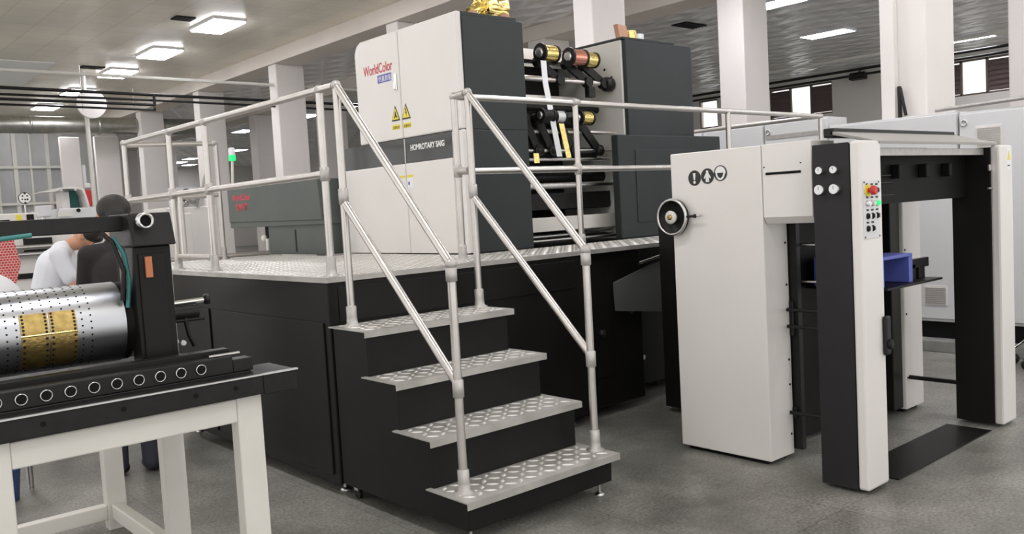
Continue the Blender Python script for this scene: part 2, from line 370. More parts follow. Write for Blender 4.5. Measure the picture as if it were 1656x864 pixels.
d = MB(); diamond(d, PX0, 4.09, PY0, PY1, PZ); diamond(d, 4.09, 7.0, PY0, 5.17, PZ); diamond(d, PX0, 3.86, PY1, 8.2, PZ)
tag(d.build('raised_tread_pattern', 'checker_worn', dk), kind='stuff')
for x, y in ((2.52, 4.5), (2.52, 6.7), (4.4, 4.5)):
    MB().tube((x, y, 0), (x, y, .08), .012).lathe((x, y, 0), ZP, [(.03, 0), (.03, .01), (.015, .02)], 14).build('levelling_foot', 'steel', pf)
# stairs
st = thing('staircase', 'black four step staircase with silver checker plate treads', 'stairs', (2.93, 3.8, 0))
TR = [(.235, 3.19), (.485, 3.46), (.735, 3.73), (.985, 4.0)]
prof = [(3.23, .08)]
for i, (z, y) in enumerate(TR):
    prof += [(y+.035, z-.012)]
    prof += [(TR[i+1][1]+.035 if i < 3 else 4.385, z-.012)]
prof += [(4.385, .08)]
MB().prism(prof, 0, 2.445, 3.44).build('stair_body', 'black_paint', st, bevel=.004)
for z, y in TR:
    tr = MB(); y1 = y+.335 if z < .9 else 4.385
    y1 = min(y1, 4.385)
    tr.prism([(y, z-.035), (y+.004, z-.035), (y+.004, z-.006), (y1, z-.006), (y1, z), (y, z)], 0, 2.415, 3.47)
    tq = tr.build('tread', 'checker_plate', st)
    tag(diamond(MB(), 2.43, 3.455, y+.012, y1-.01, z, pitch=.066, L=.033, W=.0125, h=.004).build('raised_tread_pattern', 'checker_worn', tq), kind='stuff')
for x in (2.5, 3.4):
    MB().tube((x, 3.29, .0), (x, 3.29, .085), .008).lathe((x, 3.29, 0), ZP, [(.028, 0), (.028, .008), (.012, .018)], 14).build('levelling_foot', 'steel', st)
t = thing('swivel_castor', 'small castor under the left rear corner of the staircase', 'castor', (2.5, 4.3, 0))
MB().lathe((2.49, 4.3, .032), XP, [(.03, -.01), (.032, 0), (.03, .01)], 18).build('wheel', 'black_iron', t)
MB().box(2.472, 2.512, 4.28, 4.32, .05, .078).tube((2.492, 4.3, .05), (2.492, 4.3, .078), .01).build('fork', 'steel', t)

# ---------------------------------------------------------------- handrails
RR = .0215
def rail(name, parent, a, b, m='rail_aluminium'): return T(a, b, RR).build(name, m, parent)
def joint(parent, c, ax=ZP, l=.09):
    A = Vector(ax).normalized(); c = Vector(c)
    return MB().lathe(c-A*l/2, A, [(RR*1.02, 0), (RR*1.3, .004), (RR*1.3, l-.004), (RR*1.02, l)], 16).build('joint', 'rail_joint', parent)
def elbow(parent, c):
    return MB().ball(c, RR*1.35, 16, 10).build('elbow', 'rail_joint', parent)
def foot(parent, x, y, z):
    return MB().lathe((x, y, z), ZP, [(.05, 0), (.05, .006), (.032, .014), (.029, .05), (.029, .11), (.024, .115)], 20).build('post_foot', 'rail_joint', parent)
TZ, MZ = 2.32, 1.845
def stair_rail(x, y_up, y_low, label):
    t = thing('stair_handrail', label, 'handrail', (x, y_up, .99))
    zt_low = 1.345; zm_low = .765
    rail('upper_post', t, (x, y_up, .99), (x, y_up, TZ)); foot(t, x, y_up, .985)
    rail('lower_post', t, (x, y_low, .24), (x, y_low, zt_low)); foot(t, x, y_low, .235)
    rail('top_rail', t, (x, y_up, TZ), (x, y_low, zt_low)); rail('middle_rail', t, (x, y_up, 1.68), (x, y_low, zm_low))
    elbow(t, (x, y_up, TZ)); elbow(t, (x, y_low, zt_low)); joint(t, (x, y_up, 1.71)); joint(t, (x, y_low, zm_low-.02)); joint(t, (x, y_low, zt_low-.05), l=.07)
    return t
LX, RX = 2.51, 3.43
stair_rail(LX, 4.28, 3.335, 'left silver stair handrail with two sloping tubes')
stair_rail(RX, 4.28, 3.335, 'right silver stair handrail with two sloping tubes')
g = thing('guard_rail', 'silver tube guard rail along the left side of the platform', 'railing', (LX, 5.5, PZ))
for y in (4.47, 6.13, 6.83):
    rail('post', g, (LX, y, PZ), (LX, y, TZ)); foot(g, LX, y, PZ); joint(g, (LX, y, MZ), l=.08)
rail('top_rail', g, (LX, 4.31, TZ), (LX, 7.88, TZ+.01)); elbow(g, (LX, 4.47, TZ))
rail('middle_rail', g, (LX, 4.47, MZ), (LX, 7.88, MZ-.005))
for y in (6.13, 6.83): joint(g, (LX, y, TZ), YP, .07)
rail('end_post', g, (LX, 7.88, MZ-.05), (LX, 7.88, TZ+.01)); elbow(g, (LX, 7.88, TZ+.01)); joint(g, (LX, 7.88, MZ))
rail('gate_rail', g, (LX, 6.17, 1.36), (LX, 6.79, 1.36))
for y in (6.18, 6.77): rail('gate_post', g, (LX+.03, y, 1.33), (LX+.03, y, MZ))
g = thing('guard_rail', 'silver tube guard rail across the far end of the platform', 'railing', (3, 7.95, PZ))
rail('top_rail', g, (LX+.03, 7.95, TZ), (3.33, 7.95, TZ+.02)); rail('middle_rail', g, (LX+.03, 7.95, MZ-.01), (3.33, 7.95, MZ+.02))
for x in (3.25, 3.35): rail('post', g, (x, 7.95, PZ), (x, 7.95, TZ+.02)); foot(g, x, 7.95, PZ)
elbow(g, (3.33, 7.95, TZ+.02)); rail('toe_rail', g, (LX+.03, 7.95, PZ+.04), (3.8, 7.95, PZ+.03))
g = thing('guard_rail', 'long silver tube guard rail along the front of the press', 'railing', (5.5, 4.45, PZ))
GY = 4.46
for x in (3.46, 4.555): 
    rail('post', g, (x, GY, PZ), (x, GY, TZ)); foot(g, x, GY, PZ); joint(g, (x, GY, MZ), l=.08)
for x in (6.41, 7.93): rail('post', g, (x, GY, PZ), (x, GY, TZ)); foot(g, x, GY, PZ)
rail('top_rail', g, (3.46, GY, TZ), (7.93, GY, TZ-.01)); elbow(g, (3.46, GY, TZ)); elbow(g, (7.93, GY, TZ-.01))
rail('middle_rail', g, (3.46, GY, MZ), (6.41, GY, MZ)); joint(g, (4.555, GY, TZ), XP, .07)
rail('link_rail', g, (RX, 4.31, TZ), (3.46, GY, TZ)); rail('link_rail', g, (RX, 4.31, MZ), (3.46, GY, MZ))
rail('return_rail', g, (7.93, GY, TZ-.01), (7.93, 6.6, TZ-.01)); rail('post', g, (7.93, 6.6, PZ), (7.93, 6.6, TZ)); foot(g, 7.93, 6.6, PZ)

# ---------------------------------------------------------------- press, left tower
def warn(parent, y, z, hgt=.125, wd=.12, x=4.088, sym='figure'):
    t = MB().prism([(y-wd/2, z), (y+wd/2, z), (y, z+hgt)], 0, x-.0015, x).build('warning_sign', 'black_mark', parent)
    k = .80; MB().prism([(y-wd/2*k, z+.011), (y+wd/2*k, z+.011), (y, z+hgt*.86)], 0, x-.003, x-.0015).build('yellow_field', 'yellow', t)
    g_ = MB()
    if sym == 'figure':
        g_.prism([(y+.004, z+.07), (y-.006, z+.075), (y-.012, z+.05), (y-.026, z+.03), (y-.02, z+.022), (y-.003, z+.035), (y+.012, z+.02), (y+.02, z+.024), (y+.008, z+.045)], 0, x-.0045, x-.003)
    else:
        g_.prism([(y+.008, z+.085), (y-.004, z+.055), (y+.004, z+.053), (y-.012, z+.02), (y-.008, z+.045), (y-.016, z+.045), (y-.004, z+.085)], 0, x-.0045, x-.003)
    g_.build('warning_symbol', 'black_mark', t)
    return t
lt = thing('press_tower', 'large left press tower with white doors and dark grey side', 'machine', (4.45, 6, PZ))
B(4.14, 4.745, 5.18, 6.95, PZ+.004, 2.2).build('lower_body', 'dark_grey_paint', lt, bevel=.006)
MB().prism([(5.18, 2.2), (6.6, 2.2), (6.6, 2.95), (6.42, 3.045), (5.18, 3.045)], 0, 4.14, 4.745).build('upper_body', 'dark_grey_paint', lt, bevel=.006)
B(4.14, 4.69, 5.19, 6.3, 3.045, 3.075).build('top_step', 'dark_grey_paint', lt, bevel=.004)
MB().prism([(5.19, 2.205), (5.965, 2.205), (5.965, 3.075), (5.19, 3.075)], 0, 4.09, 4.14).build('upper_door', 'white_paint', lt, bevel=.012)
MB().prism([(5.975, 2.205), (6.63, 2.205), (6.635, 2.98), (6.60, 3.045), (6.54, 3.075), (5.975, 3.075)], 0, 4.09, 4.14).build('upper_door', 'white_paint', lt, bevel=.012)
B(4.09, 4.14, 5.965+.002, 6.955, PZ+.006, 2.0).build('lower_door', 'white_paint', lt, bevel=.008)
B(4.09, 4.14, 5.33, 5.96, PZ+.006, 2.0).build('lower_door', 'white_paint', lt, bevel=.008)
B(4.09, 4.14, 5.19, 5.325, PZ+.006, 2.2).build('corner_post', 'white_paint', lt, bevel=.008)
B(4.10, 4.14, 5.335, 5.955, 2.003, 2.2).build('tinted_window', 'dark_glass', lt)
B(4.10, 4.14, 5.975, 6.955, 2.003, 2.2).build('tinted_window', 'dark_glass', lt)
B(4.095, 4.14, 5.957, 5.973, 2.0, 2.2).build('window_strip', 'rail_joint', lt)
hd = MB().box(4.075, 4.09, 6.005, 6.035, 2.6, 2.735).build('door_handle', 'chrome', lt, bevel=.006)
B(4.062, 4.076, 6.01, 6.03, 2.605, 2.66).build('handle_lever', 'chrome', hd, bevel=.005)
warn(lt, 6.055, 2.355); warn(lt, 5.905, 2.355, sym='bolt')
for y in (6.06, 5.90):
    q = B(4.0885, 4.0895, y-.055, y+.055, 2.285, 2.325).build('warning_caption', 'yellow', lt)
    text('注意安全', 'caption_text', 'black_mark', q, (4.088, y+.048, 2.293), YM, ZP, .025)
for y in (6.025, 5.905):
    q = B(4.0885, 4.0895, y-.045, y+.045, 1.80, 1.905).build('notice_sticker', 'sticker_white', lt)
    B(4.0875, 4.0885, y-.045, y+.045, 1.885, 1.905).build('sticker_header', 'yellow', q)
    B(4.0875, 4.0885, y+.01, y+.03, 1.825, 1.85).build('sticker_mark', 'logo_blue', q)
text('WorldColor', 'brand_lettering', 'logo_red', lt, (4.0885, 6.50, 2.775), YM, ZP, .115, xscale=.74, bold=.001)
q = B(4.0885, 4.0895, 6.085, 6.29, 2.69, 2.755).build('brand_plate', 'logo_blue', lt)
text('世嘉智能', 'plate_text', 'sticker_white', q, (4.088, 6.28, 2.702), YM, ZP, .052, xscale=.95)
text('HOMROTARY SAIG', 'model_lettering', 'white_mark', lt, (4.0985, 5.89, 2.10), YM, ZP, .062, xscale=.86, bold=.002)
for y in (6.6, 5.6):
    MB().ball((4.35, y, 3.08), (.02, .02, .015)).build('lifting_bolt', 'steel', lt)
# right tower
rt_ = thing('press_tower', 'right press tower with dark grey front and cream inner side', 'machine', (6.5, 5.9, PZ))
B(6.05, 7.0, 5.26, 6.7, PZ+.004, 3.04).build('tower_body', 'dark_grey_paint', rt_, bevel=.008)
B(6.025, 6.05, 5.30, 6.7, PZ+.004, 3.035).build('inner_plate', 'white_frame', rt_, bevel=.003)
B(6.03, 6.75, 5.265, 6.7, 3.04, 3.06).build('top_cover', 'dark_grey_paint', rt_, bevel=.003)
B(7.0, 7.05, 5.3, 6.7, PZ+.004, 3.0).build('rear_panel', 'white_paint', rt_, bevel=.006)
B(5.80, 7.3, 5.18, 5.26, PZ+.004, 2.18).build('lower_guard', 'dark_grey_paint', rt_, bevel=.01)
B(6.02, 6.9, 5.172, 5.18, 1.40, 2.05).build('guard_panel', 'dark_grey_paint', rt_, bevel=.004)
for y, z in ((5.42, 2.72), (5.46, 2.64), (5.5, 2.8), (5.38, 1.98), (5.4, 1.66)):
    MB().lathe((6.025, y, z), XM, [(.012, 0), (.012, .003)], 10).build('bore_hole', 'deep_black', rt_)
# press core between the towers
pc = thing('press_core', 'black foil stamping rollers and frames between the two press towers', 'machine', (5.3, 5.9, PZ))
B(4.75, 6.02, 6.1, 6.7, PZ+.004, 2.9).build('rear_frame', 'black_iron', pc)
B(4.75, 6.02, 5.75, 6.2, 2.95, 2.985).build('top_plate', 'black_paint', pc, bevel=.003)
B(4.75, 6.02, 5.62, 5.66, 2.86, 2.95).build('cross_beam', 'aluminium', pc)
B(4.75, 5.85, 5.7, 5.73, 2.5, 2.57).build('cross_beam', 'aluminium', pc)
B(4.75, 6.02, 5.40, 5.46, 1.375, 1.495).build('white_cross_bar', 'white_frame', pc, bevel=.004)
B(4.75, 6.02, 5.42, 5.50, 1.885, 1.93).build('white_cross_bar', 'white_frame', pc, bevel=.004)
B(4.75, 6.02, 5.5, 5.9, 1.56, 1.70).build('bed_plate', 'black_iron', pc)
for z, y, r, m in ((1.76, 5.42, .028, 'steel'), (1.985, 5.42, .014, 'steel'), (1.84, 5.6, .05, 'black_iron'), (2.66, 5.42, .022, 'aluminium'), (2.22, 5.42, .018, 'aluminium'),
                   (2.45, 5.62, .03, 'black_iron'), (2.35, 5.8, .05, 'black_iron'), (1.6, 5.55, .05, 'black_iron'), (1.33, 5.5, .025, 'steel'), (2.05, 5.7, .06, 'black_iron'), (1.30, 5.35, .012, 'steel')):
    T((4.75, y, z), (6.024 if z != 1.985 else 5.95, y, z), r, n=18).build('roller', m, pc)
MB().lathe((5.92, 5.42, 2.655), XP, [(.05, 0), (.065, .02), (.065, .08), (.05, .1)], 22).build('shaft_clamp', 'black_iron', pc)
B(5.7, 5.78, 5.40, 5.45, 2.53, 2.62).build('shaft_bracket', 'black_iron', pc)
def arm(p, q, w=.05, th=.03):
    (x, y, z), (x2, y2, z2) = p, q
    a = Vector((x2-x, y2-y, z2-z)).normalized(); nrm = a.cross(Vector((0, 1, 0))).normalized()*w/2; e = Vector((0, th, 0))
    P, Q = Vector(p), Vector(q)
    vs = [P+nrm, P-nrm, Q-nrm, Q+nrm]; mb = MB(); mb.add(vs+[v+e for v in vs], [(0, 1, 2, 3), (7, 6, 5, 4), (0, 4, 5, 1), (1, 5, 6, 2), (2, 6, 7, 3), (3, 7, 4, 0)])
    mb.lathe(P+e/2, YM, [(w*.65, -th), (w*.65, th)], 16).lathe(Q+e/2, YM, [(w*.65, -th), (w*.65, th)], 16)
    return mb.build('unwind_arm', 'black_iron', pc)
# foil unwinding arms and rolls
def rollx(name, x0, x1, y, z, r, m, label, group):
    t = thing(name, label, 'roll', ((x0+x1)/2, y, z-r), group)
    xm = (x0+x1)/2
    MB().lathe((x0, y, z), XP, [(r*1.15, 0), (r*1.2, .008), (r*1.15, .02)], 26).build('roll_flange', 'black_iron', t)
    MB().lathe((x0-.014, y, z), XP, [(r*.45, 0), (r*.62, .005), (r*.62, .014)], 22).build('roll_core', 'steel', t)
    T((x0+.02, y, z), (x1-.018, y, z), r, n=28).build('foil_wrap', m, t)
    MB().lathe((x1-.018, y, z), XP, [(r*1.08, 0), (r*1.08, .018)], 26).build('roll_flange', 'black_iron', t)
    return t
GR = 'foil rolls on the unwinding arms'
rollx('foil_roll', 5.03, 5.21, 5.3, 2.85, .068, 'gold_foil', 'gold foil roll on the upper left unwinding arm', GR)
rollx('foil_roll', 5.36, 5.55, 5.3, 2.84, .068, 'copper_foil', 'copper red foil roll on the upper unwinding arm', GR)
rollx('foil_roll', 5.57, 5.73, 5.34, 2.84, .064, 'gold_foil', 'gold foil roll beside the copper red roll', GR)
rollx('foil_roll', 5.44, 5.60, 5.3, 2.33, .058, 'gold_foil', 'small gold foil roll on the lower right unwinding arm', GR)
rollx('foil_roll', 5.0, 5.14, 5.3, 2.34, .05, 'black_iron', 'empty black roll core on the lower left unwinding arm', GR)
rollx('foil_roll', 5.2, 5.33, 5.36, 2.34, .05, 'silver_foil', 'silver roll on the lower middle unwinding arm', GR)
rollx('foil_roll', 4.79, 4.87, 5.4, 2.66, .05, 'gold_foil', 'small gold roll half hidden by the left tower', GR)
for x, x2 in ((5.12, 5.35), (5.45, 5.70), (5.66, 5.90)): arm((x, 5.40, 2.80), (x2, 5.40, 2.66), .07)
for x, x2 in ((5.05, 5.22), (5.28, 5.48), (5.53, 5.80), (4.90, 5.06)): arm((x, 5.38, 2.32), (x2, 5.40, 2.06), .075)
T((4.9, 5.42, 2.06), (5.98, 5.42, 2.06), .016).build('roller', 'steel', pc)
for x in (5.06, 5.22, 5.48, 5.80): MB().lathe((x-.035, 5.42, 2.06), XP, [(.035, 0), (.048, .01), (.048, .06), (.035, .07)], 18).build('shaft_clamp', 'black_iron', pc)
def strip(pts, wdt, m, label, name='foil_web'):
    mb = MB()
    for (x, y, z), (x2, y2, z2) in zip(pts, pts[1:]):
        mb.add([(x, y, z), (x+wdt, y, z), (x2+wdt, y2, z2), (x2, y2, z2), (x, y+.002, z), (x+wdt, y+.002, z), (x2+wdt, y2+.002, z2), (x2, y2+.002, z2)],
               [(0, 3, 2, 1), (4, 5, 6, 7), (0, 1, 5, 4), (2, 3, 7, 6), (0, 4, 7, 3), (1, 2, 6, 5)])
    return tag(mb.build(name, m), label, 'foil')
strip([(5.00, 5.26, 2.78), (5.02, 5.27, 2.60), (5.17, 5.3, 2.0)], .062, 'silver_foil', 'long silver foil web running down between the arms')
strip([(5.24, 5.33, 2.28), (5.31, 5.33, 1.99)], .06, 'gold_foil', 'short gold foil web below the silver roll')
strip([(4.93, 5.33, 2.03), (4.935, 5.33, 1.95)], .06, 'gold_foil', 'gold foil end at the lower left of the rollers')
# on top of the towers
t = thing('foil_bundle', 'crumpled bundle of gold foil lying on top of the left tower', 'foil', (4.55, 5.4, 3.075))
mb = MB(); mb.tube((4.52, 5.42, 3.18), (4.74, 5.42, 3.19), .105, n=20); mb.tube((4.44, 5.44, 3.13), (4.54, 5.44, 3.16), .05, .075, n=14)
o = mb.build('foil_wrap', 'gold_foil', t); dm = o.modifiers.new('sub', 'SUBSURF'); dm.levels = dm.render_levels = 3; dm.subdivision_type = 'SIMPLE'
tx = bpy.data.textures.new('crumple', 'CLOUDS'); tx.noise_scale = .035; ds = o.modifiers.new('disp', 'DISPLACE'); ds.texture = tx; ds.strength = .04
mb = MB(); mb.ball((4.70, 5.34, 3.11), (.05, .04, .035)); mb.ball((4.42, 5.40, 3.115), (.05, .05, .035), 12, 8); mb.build('foil_scrap', 'cardboard', t)
t = tag(MB().add([(6.03, 5.30, 3.06), (6.14, 5.30, 3.06), (6.145, 5.32, 3.17), (6.025, 5.32, 3.18), (6.03, 5.35, 3.06), (6.14, 5.35, 3.06), (6.145, 5.37, 3.17), (6.025, 5.37, 3.18)],
        [(0, 1, 2, 3), (7, 6, 5, 4), (0, 4, 5, 1), (1, 5, 6, 2), (2, 6, 7, 3), (3, 7, 4, 0)]).build('cardboard_piece', 'cardboard'), 'brown cardboard piece standing on the right tower', 'cardboard')
def tape(x, y, r, h, m, lab):
    t = thing('tape_roll', lab, 'tape', (x, y, 3.06), 'tape rolls on the right tower')
    MB().lathe((x, y, 3.06), ZP, [(r, 0), (r, h)], 24).build('tape_wind', m, t)
    MB().lathe((x, y, 3.061), ZP, [(r*.6, 0), (r*.6, h+.001)], 20).build('tape_core', 'cardboard', t)
tape(6.3, 5.42, .062, .095, 'gold_foil', 'gold tape roll on the right tower beside the cardboard'); tape(6.44, 5.44, .055, .08, 'silver_foil', 'silver tape roll on the right tower beside the gold one')

# ---------------------------------------------------------------- lower press body right of the stairs
pb = thing('lower_press_machine', 'black lower machine body under the deck beside the stairs', 'machine', (5.6, 4.9, 0))
B(4.52, 5.18, 4.46, 4.88, .07, 1.22).build('base_body', 'black_paint', pb, bevel=.006)
B(5.22, 7.6, 4.75, 6.6, .07, 1.22).build('base_body', 'black_paint', pb, bevel=.006)
B(4.56, 4.80, 4.45, 4.459, .3, 1.15).build('access_panel', 'black_paint', pb, bevel=.002)
MB().prism([(4.85, .90), (4.85, .995), (5.45, 1.135), (6.3, 1.2), (6.3, .70), (5.48, .70), (4.86, .78)], 1, 4.42, 4.445).build('sloped_guard', 'panel_grey', pb)
MB().lathe((4.70, 4.45, .63), YM, [(.03, 0), (.03, .02), (.022, .03)], 20).build('dial_knob', 'black_iron', pb)
MB().lathe((4.70, 4.42, .63), YM, [(.016, 0), (.016, .006)], 20).build('knob_face', 'chrome', pb)
T((5.1, 4.40, 1.12), (5.6, 4.42, 1.19), .012).build('link_rod', 'chrome', pb)
for x, z in ((5.25, .42), (5.05, .75), (5.5, .3)):
    MB().lathe((x, 4.455 if x < 5.18 else 4.75, z), YM, [(.02, 0), (.02, .015)], 14).build('bolt_head', 'steel', pb)
for x in (4.6, 5.8): MB().tube((x, 4.86, 0), (x, 4.86, .08), .02).build('machine_foot', 'black_iron', pb)

# ---------------------------------------------------------------- delivery unit
dl = thing('delivery_unit', 'white and black gantry shaped delivery unit at the right', 'machine', (5.2, 2.8, 0))
B(4.40, 4.65, 2.85, 3.5, .025, 1.872).build('side_housing', 'white_paint', dl, bevel=.006)
B(4.43, 4.62, 2.89, 3.46, 0, .025).build('plinth', 'deep_black', dl)
MB().prism([(4.40, 1.46), (4.43, 1.42), (4.65, 1.42), (4.65, 1.875), (4.40, 1.875)], 1, 2.535, 2.845).build('upper_housing', 'white_paint', dl, bevel=.005)
B(4.396, 4.4, 2.60, 2.82, 1.70, 1.714).build('slot', 'deep_black', dl)
for y, z in ((2.83, 1.745), (2.6, 1.755)): MB().lathe((4.4, y, z), XM, [(.004, 0), (.004, .003)], 8).build('screw_head', 'black_iron', dl)
def column(x0, x1, y0, y1, z1, nm):
    B(x0, x1, y0+.06, y1, .02, z1-.01).build('column_body', 'black_paint', dl, bevel=.004)
    return B(x0-.005, x1+.005, y0, y0+.06, .02, z1).build('column_cover', 'white_paint', dl, bevel=.014)
column(4.275, 4.49, 2.19, 2.455, 1.84, 'a')
B(4.271, 4.275, 2.252, 2.455, .02, 1.835).build('column_liner', 'charcoal_paint', dl)
column(6.0, 6.205, 2.155, 2.455, 1.82, 'b')
B(4.50, 5.99, 2.25, 2.28, 1.765, 1.805).build('light_beam', 'rail_joint', dl)
MB().prism([(2.185, 1.822), (2.185, 1.838), (2.46, 1.915), (2.46, 1.895)], 0, 4.47, 6.03).build('hood', 'hood_grey', dl, bevel=.003)
B(4.47, 6.03, 2.44, 2.50, 1.88, 1.93).build('hood_edge', 'black_iron', dl, bevel=.006)
B(4.50, 5.99, 2.36, 2.40, 1.50, 1.80).build('rear_curtain', 'deep_black', dl)
B(4.66, 6.0, 2.60, 3.45, 1.50, 1.84).build('gripper_head', 'deep_black', dl, bevel=.01)
for z, y in ((1.62, 2.33), (1.66, 2.34), (1.55, 2.32)): T((4.5, y, z), (4.9, y, z), .006).build('gripper_bar', 'black_iron', dl)
for x in (4.95, 5.3, 5.62): B(x, x+.04, 2.31, 2.36, 1.64, 1.72).build('gripper_block', 'deep_black', dl, bevel=.006)
B(4.69, 5.5, 2.97, 2.99, .03, 1.42).build('inner_panel', 'black_paint', dl, bevel=.002)
B(5.1, 5.98, 3.05, 4.2, .04, 1.50).build('chain_case', 'black_paint', dl, bevel=.01)
B(5.88, 6.02, 2.82, 3.4, .04, 1.50).build('rear_frame', 'black_paint', dl, bevel=.006)
B(6.03, 6.30, 2.80, 3.45, .025, 1.50).build('rear_housing', 'white_paint', dl, bevel=.008)
B(6.06, 6.27, 2.84, 3.41, 0, .025).build('plinth', 'deep_black', dl)
for z in (.25, .7, 1.15): MB().lathe((6.05, 2.8, z), YM, [(.008, 0), (.008, .004)], 8).build('screw_head', 'black_iron', dl)
B(4.66, 4.70, 2.80, 2.86, .05, 1.42).build('guide_post', 'black_iron', dl)
for z in (.90, .80, .28): T((4.62, 2.45, z), (4.62, 2.86, z), .011).build('guard_bar', 'black_iron', dl)
for z in (1.28, 1.06): T((4.72, 2.4, z), (4.72, 3.05, z), .009).build('guard_bar', 'steel', dl)
T((6.08, 2.45, .25), (6.08, 2.82, .25), .015).build('guard_bar', 'black_iron', dl)
B(4.64, 4.668, 2.825, 2.852, .74, .95).build('latch', 'black_iron', dl, bevel=.006)
B(4.64, 4.668, 2.825, 2.852, .24, .31).build('latch', 'black_iron', dl, bevel=.006)
for z in (.15, .45, .6, 1.05, 1.3): MB().lathe((4.62, 2.85, z), YM, [(.007, 0), (.007, .004)], 8).build('screw_head', 'black_iron', dl)
q = B(4.45, 4.51, 2.165, 2.19, .71, .92).build('door_latch', 'black_iron', dl, bevel=.014)
MB().lathe((4.48, 2.165, .77), YM, [(.026, 0), (.026, .012), (.018, .018)], 20).build('latch_knob', 'black_paint', q)
B(5.955, 6.0, 2.20, 2.215, 1.66, 1.70).build('hinge_bracket', 'rail_aluminium', dl, bevel=.003)
T((5.92, 2.2, 1.55), (6.0, 2.2, 1.55), .006).build('hinge_pin', 'steel', dl)
# lift table
B(5.0, 5.75, 2.42, 2.95, .985, .999).build('lift_table', 'black_paint', dl, bevel=.003)
MB().box(5.5, 5.55, 2.5, 2.56, 1.0, 1.1).box(5.44, 5.74, 2.5, 2.53, 1.07, 1.13).box(5.6, 5.68, 2.5, 2.53, 1.0, 1.08).build('side_stop', 'black_iron', dl, bevel=.004)
# handwheel
hw = MB().lathe((4.385, 3.47, 1.48), XM, [(.108, 0), (.115, .01), (.112, .02), (.100, .022), (.095, .012), (.0, .012)], 40).build('handwheel', 'black_paint', dl)
MB().lathe((4.375, 3.47, 1.48), XM, [(.038, .02), (.042, .036), (.025, .04)], 30).build('wheel_hub', 'white_frame', hw)
MB().lathe((4.345, 3.47, 1.48), XM, [(.018, 0), (.016, .02), (.008, .022)], 16).build('hub_bolt', 'brass', hw)
T((4.40, 3.47, 1.48), (4.37, 3.47, 1.48), .03).build('wheel_shaft', 'steel', hw)
MB().lathe((4.362, 3.47, 1.48), XM, [(.108, 0), (.118, .004), (.116, .014), (.104, .018), (.098, .008)], 40, cap=False).build('wheel_rim', 'steel', hw)
T((4.355, 3.365, 1.48), (4.355, 3.30, 1.483), .008).build('wheel_handle', 'black_iron', hw)
MB().ball((4.355, 3.295, 1.483), .013, 12, 8).build('handle_knob', 'black_iron', hw)
T((4.355, 3.285, 1.483), (4.355, 3.24, 1.485), .004).build('handle_pin', 'steel', hw)
# safety pictograms
def pict(y, z, kind):
    x = 4.398; r = .047
    d_ = MB().lathe((4.4, y, z), XM, [(r, 0), (r, .002)], 36).build('safety_pictogram', 'black_mark', dl)
    w_ = MB()
    if kind == 0:
        w_.prism([(y-.009, z+.03), (y+.009, z+.03), (y+.005, z-.012), (y-.005, z-.012)], 0, x-.0016, x-.0002).lathe((x-.0002, y, z-.026), XM, [(.009, 0), (.009, .0014)], 16)
    elif kind == 1:
        w_.lathe((x-.0002, y, z+.026), XM, [(.009, 0), (.009, .0014)], 14)
        w_.prism([(y-.010, z+.018), (y+.010, z+.018), (y+.026, z-.01), (y+.02, z-.016), (y+.010, z+.0), (y+.013, z-.036), (y+.002, z-.036), (y, z-.015), (y-.002, z-.036), (y-.013, z-.036), (y-.010, z), (y-.02, z-.016), (y-.026, z-.01)], 0, x-.0016, x-.0002)
    else:
        pts = [(y+math.cos(a)*.038*(1 if math.sin(a) > 0 else .85), z+math.sin(a)*.041) for a in [i*math.pi/14 for i in range(28)]]
        w_.prism(pts, 0, x-.0016, x-.0002)
    w = w_.build('pictogram_shape', 'white_mark', d_)
    if kind == 2: MB().prism([(y-.022, z+.002), (y+.022, z+.002), (y+.016, z-.02), (y, z-.031), (y-.016, z-.02)], 0, x-.003, x-.0017).build('mask_shape', 'black_mark', d_)
pict(3.318, 1.714, 0); pict(3.222, 1.720, 1); pict(3.128, 1.732, 2)
# gauges
for y, z, r in ((2.405, 1.70, .021), (2.325, 1.70, .021), (2.408, 1.60, .028), (2.325, 1.60, .028)):
    k = MB().lathe((4.275, y, z), XM, [(r, 0), (r, .03), (r*.9, .034)], 24).build('gauge', 'steel', dl)
    MB().lathe((4.241, y, z), XM, [(r*.88, 0), (r*.88, .002)], 24).build('gauge_face', 'sticker_white', k)
    B(4.2375, 4.2388, y-.001, y+.001, z, z+r*.6).build('gauge_needle', 'black_mark', k)
